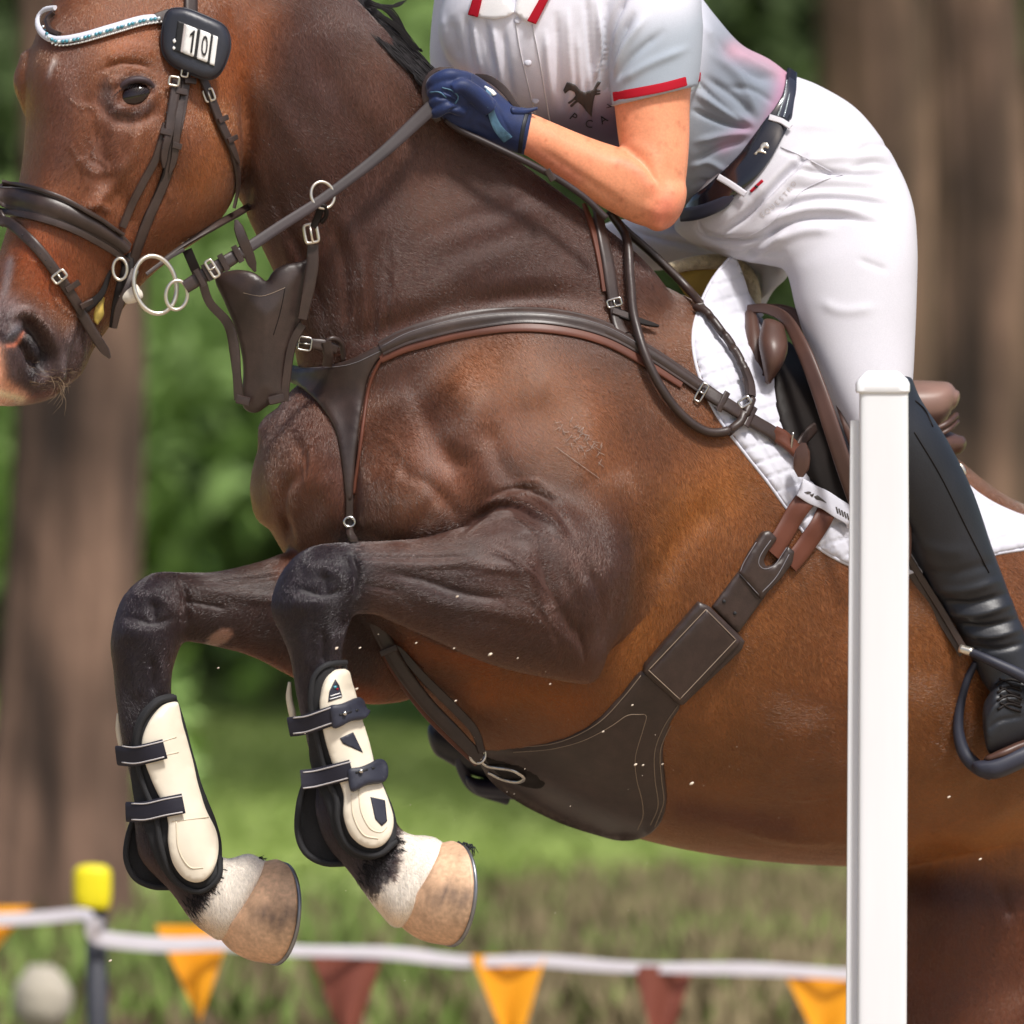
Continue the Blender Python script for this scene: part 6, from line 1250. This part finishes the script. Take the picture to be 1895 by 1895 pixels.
def tree(px0, px1, Y, label, m='bark', seed=0, lean=0., flare=.3, crown='leaf', branches=()):
    V, F, top, r = trunk_mesh(px0, px1, Y, lean, 8.5, flare, seed); c = thing('tree', (V[:, 0].mean() - lean * 4, Y, 0), label, 'tree', 'tree trunks behind the arena')
    mk('trunk', V, F, m, c); rr = random.Random(seed + 9)
    for k in range(5):
        a = rr.uniform(0, 6.28); z = rr.uniform(4.6, 8.2); L2 = rr.uniform(1.5, 3); q = np.array([(top[0] * z / 8.5 + (V[:, 0].mean() - lean * 4) * (1 - z / 8.5), Y, z), (top[0] + math.cos(a) * L2 * .5, Y + math.sin(a) * L2 * .5, z + .7), (top[0] + math.cos(a) * L2, Y + math.sin(a) * L2, z + 1.1)])
        v, f = tubeV(cr(q, 5), [r * .35 / S, r * .2 / S, r * .08 / S], 10); mk('limb', v, f, m, c)
    leaves((top[0], Y, 8.4), (2.6, 2.4, 1.8), 1500, .09, seed, crown, 'crown', c)
    return c
def bush(px, Y, z, rx, ry, rz, n, size, label, m='leaf', seed=0, stem=True, grp='bushes between the trees'):
    x = xz(px, Y); c = thing('bush', (x, Y, 0), label, 'bush', grp); rr = random.Random(seed)
    for k in range(4):
        a = rr.uniform(0, 6.28); q = np.array([(x, Y, -.05), (x + math.cos(a) * rx * .3, Y + math.sin(a) * ry * .3, z * .6), (x + math.cos(a) * rx * .6, Y + math.sin(a) * ry * .5, z)]); v, f = tubeV(cr(q, 4), [30, 18, 8], 8); mk('stem', v, f, 'bark_dark', c)
    leaves((x, Y, z), (rx, ry, rz), n, size, seed, m, 'foliage', c, clump=40); return c
tree(-10, 238, 8.2, 'broad brown tree trunk rising behind the horse muzzle and the yellow capped post', seed=1, lean=.012, flare=.22)
tree(-330, -60, 12, 'dark tree trunk left of the broad trunk behind the muzzle', m='bark_dark', seed=2)
tree(1484, 1712, 12, 'broad brown tree trunk directly behind the rider seat', seed=3, lean=.006)
tree(1704, 1900, 11, 'pale brown tree trunk right of the rider hip', seed=4, lean=-.004, flare=.2)
tree(1880, 2080, 12.5, 'grey brown tree trunk at the far right edge', seed=5)
tree(1404, 1470, 19, 'slim dark tree trunk behind the rider back', m='bark_dark', seed=6)
bush(360, 21.0, 1.3, 1.2, .8, 1.3, 9000, .07, 'bright green bush right of the broad tree trunk under the horse throat', seed=11)
bush(600, 22.5, 1.5, 1.2, .8, 1.4, 8000, .08, 'green bush behind the horse chest', 'leaf', seed=12)
bush(500, 19.5, 1.0, .32, .3, .5, 3500, .05, 'small dark bush low beside the horse chest', 'leaf_dark', seed=13)
bush(740, 24, 2.6, 1.4, .8, 2.0, 9000, .08, 'yellow green bush behind the flying mane', 'leaf_light', seed=14)
bush(1400, 17.5, 1.6, 1.2, .8, 1.9, 9000, .09, 'tall dark bush behind the rider back', 'leaf_dark', seed=15)
bush(1680, 20, 1.5, 1.5, .8, 2.2, 9000, .09, 'dark hedge bush between the right hand trunks', 'leaf_dark', seed=16)
bush(1000, 19, 1.6, 1.5, .8, 2.2, 8000, .09, 'dense green bush hidden behind the neck and rider', 'leaf', seed=17)
bush(60, 22, 1.6, 1.6, .8, 2.2, 8000, .10, 'olive bush behind the broad trunk', 'leaf_dark', seed=18)
bush(430, 26, 1.8, 1.6, .8, 2.3, 8000, .10, 'dark green bush behind the bright bush', 'leaf_dark', seed=19)
bush(230, 10.5, .45, .2, .2, .3, 1500, .05, 'small olive bush at the foot of the broad trunk', 'leaf', seed=20)
V = []; F = []; o = 0
wr = np.random.default_rng(8); n = 60000; p = np.stack([wr.uniform(-14, 14, n), wr.uniform(38, 44, n), wr.uniform(0, 9, n)], 1); a = wr.normal(size=(n, 3)); a /= np.linalg.norm(a, axis=1)[:, None]; b = np.cross(a, wr.normal(size=(n, 3))); b /= np.linalg.norm(b, axis=1)[:, None]; s = .22
tag(mk('woodland', np.stack([p - a * s, p + b * s * .5, p + a * s, p - b * s * .5], 1).reshape(-1, 3), np.arange(n * 4).reshape(-1, 4), 'woodland', smooth=False), 'dense dark woodland filling the distance behind the trees', 'woodland', kind='stuff')
# ================================================================== BUNTING
TD = 4300.
post = thing('fence_post', PV(np.array([168., 2900., TD])), 'dark steel post with a yellow plastic cap holding the pennant tape', 'post')
mk('stake', *tubeV(PV(np.array([(178, 1660, TD), (180, 2000, TD), (182, 2500, TD), (184, 2900, TD)])), 26, 8), 'post_dark', post)
cap_ = loft([(142, 1606, 200, 1606, TD, 34), (136, 1616, 206, 1616, TD, 40), (136, 1660, 206, 1660, TD, 40), (142, 1680, 202, 1682, TD, 36)], n=32, e=3, cap=(.2, .05))
mk('cap', *cap_, 'cap_yellow', post)
bun = thing('bunting', PV(np.array([900., 1780., TD])), 'white tape of orange and red brown pennants strung across behind the hooves', 'bunting')
strap('tape', [(-60, 1702, TD - 30), (0, 1702, TD - 30), (80, 1698, TD - 30), (150, 1692, TD - 40), (168, 1700, TD - 60)], 30, 2, 'tape_white', bun, free=True)
strap('tape', [(180, 1700, TD - 70), (172, 1724, TD - 60), (196, 1738, TD - 44), (300, 1748, TD - 30), (420, 1747, TD - 25), (540, 1759, TD - 20), (720, 1764, TD), (860, 1779, TD + 10), (1000, 1778, TD + 10), (1160, 1790, TD + 10), (1400, 1794, TD), (1600, 1806, TD), (2000, 1830, TD)], [36, 36, 30, 26, 32, 25, 31, 24, 32, 26, 31, 25, 30], 2, 'tape_white', bun, free=True)
def flag(x0, x1, y0, ya, m, sk=0, d=TD + 16, lab=None):
    P0 = []; nx, ny = 14, 14
    for j in range(ny + 1):
        for i in range(nx + 1):
            t = j / ny; u = i / nx; xl = x0 + (x0 * .5 + x1 * .5 + sk - x0) * t; xr = x1 + (x0 * .5 + x1 * .5 + sk - x1) * t
            P0.append((xl + (xr - xl) * u, y0 + (ya - y0) * t, d + 16 * math.sin(u * 5 + t * 3 + x0)))
    W = PV(np.array(P0)); F = [(j * (nx + 1) + i, j * (nx + 1) + i + 1, (j + 1) * (nx + 1) + i + 1, (j + 1) * (nx + 1) + i) for j in range(ny) for i in range(nx)]
    V = np.concatenate([W, W + FW * .002]); k = len(W); F = F + [tuple(q + k for q in reversed(f)) for f in F]
    return mk('pennant', V, F, m, bun, label=lab)
flag(288, 432, 1712, 1894, 'flag_orange', 10, lab='orange pennant'); flag(572, 712, 1760, 1960, 'flag_brown', 4, lab='red brown pennant'); flag(872, 1010, 1768, 1970, 'flag_orange', 12, lab='orange pennant')
flag(1172, 1285, 1788, 1980, 'flag_brown', -6, lab='red brown pennant'); flag(1450, 1600, 1798, 1990, 'flag_orange', 20, lab='orange pennant'); flag(1760, 1890, 1808, 2000, 'flag_brown', 0, lab='red brown pennant')
flag(-50, 62, 1676, 1800, 'flag_orange', -50, lab='folded orange pennant')
v, f = ball(78, 1850, 6200, 56, 64, 64, 20, 14); V = v + rng.normal(0, .002, v.shape); tag(mk('rock', V, f, 'rock'), 'pale rounded stone in the grass beside the dark post', 'rock')
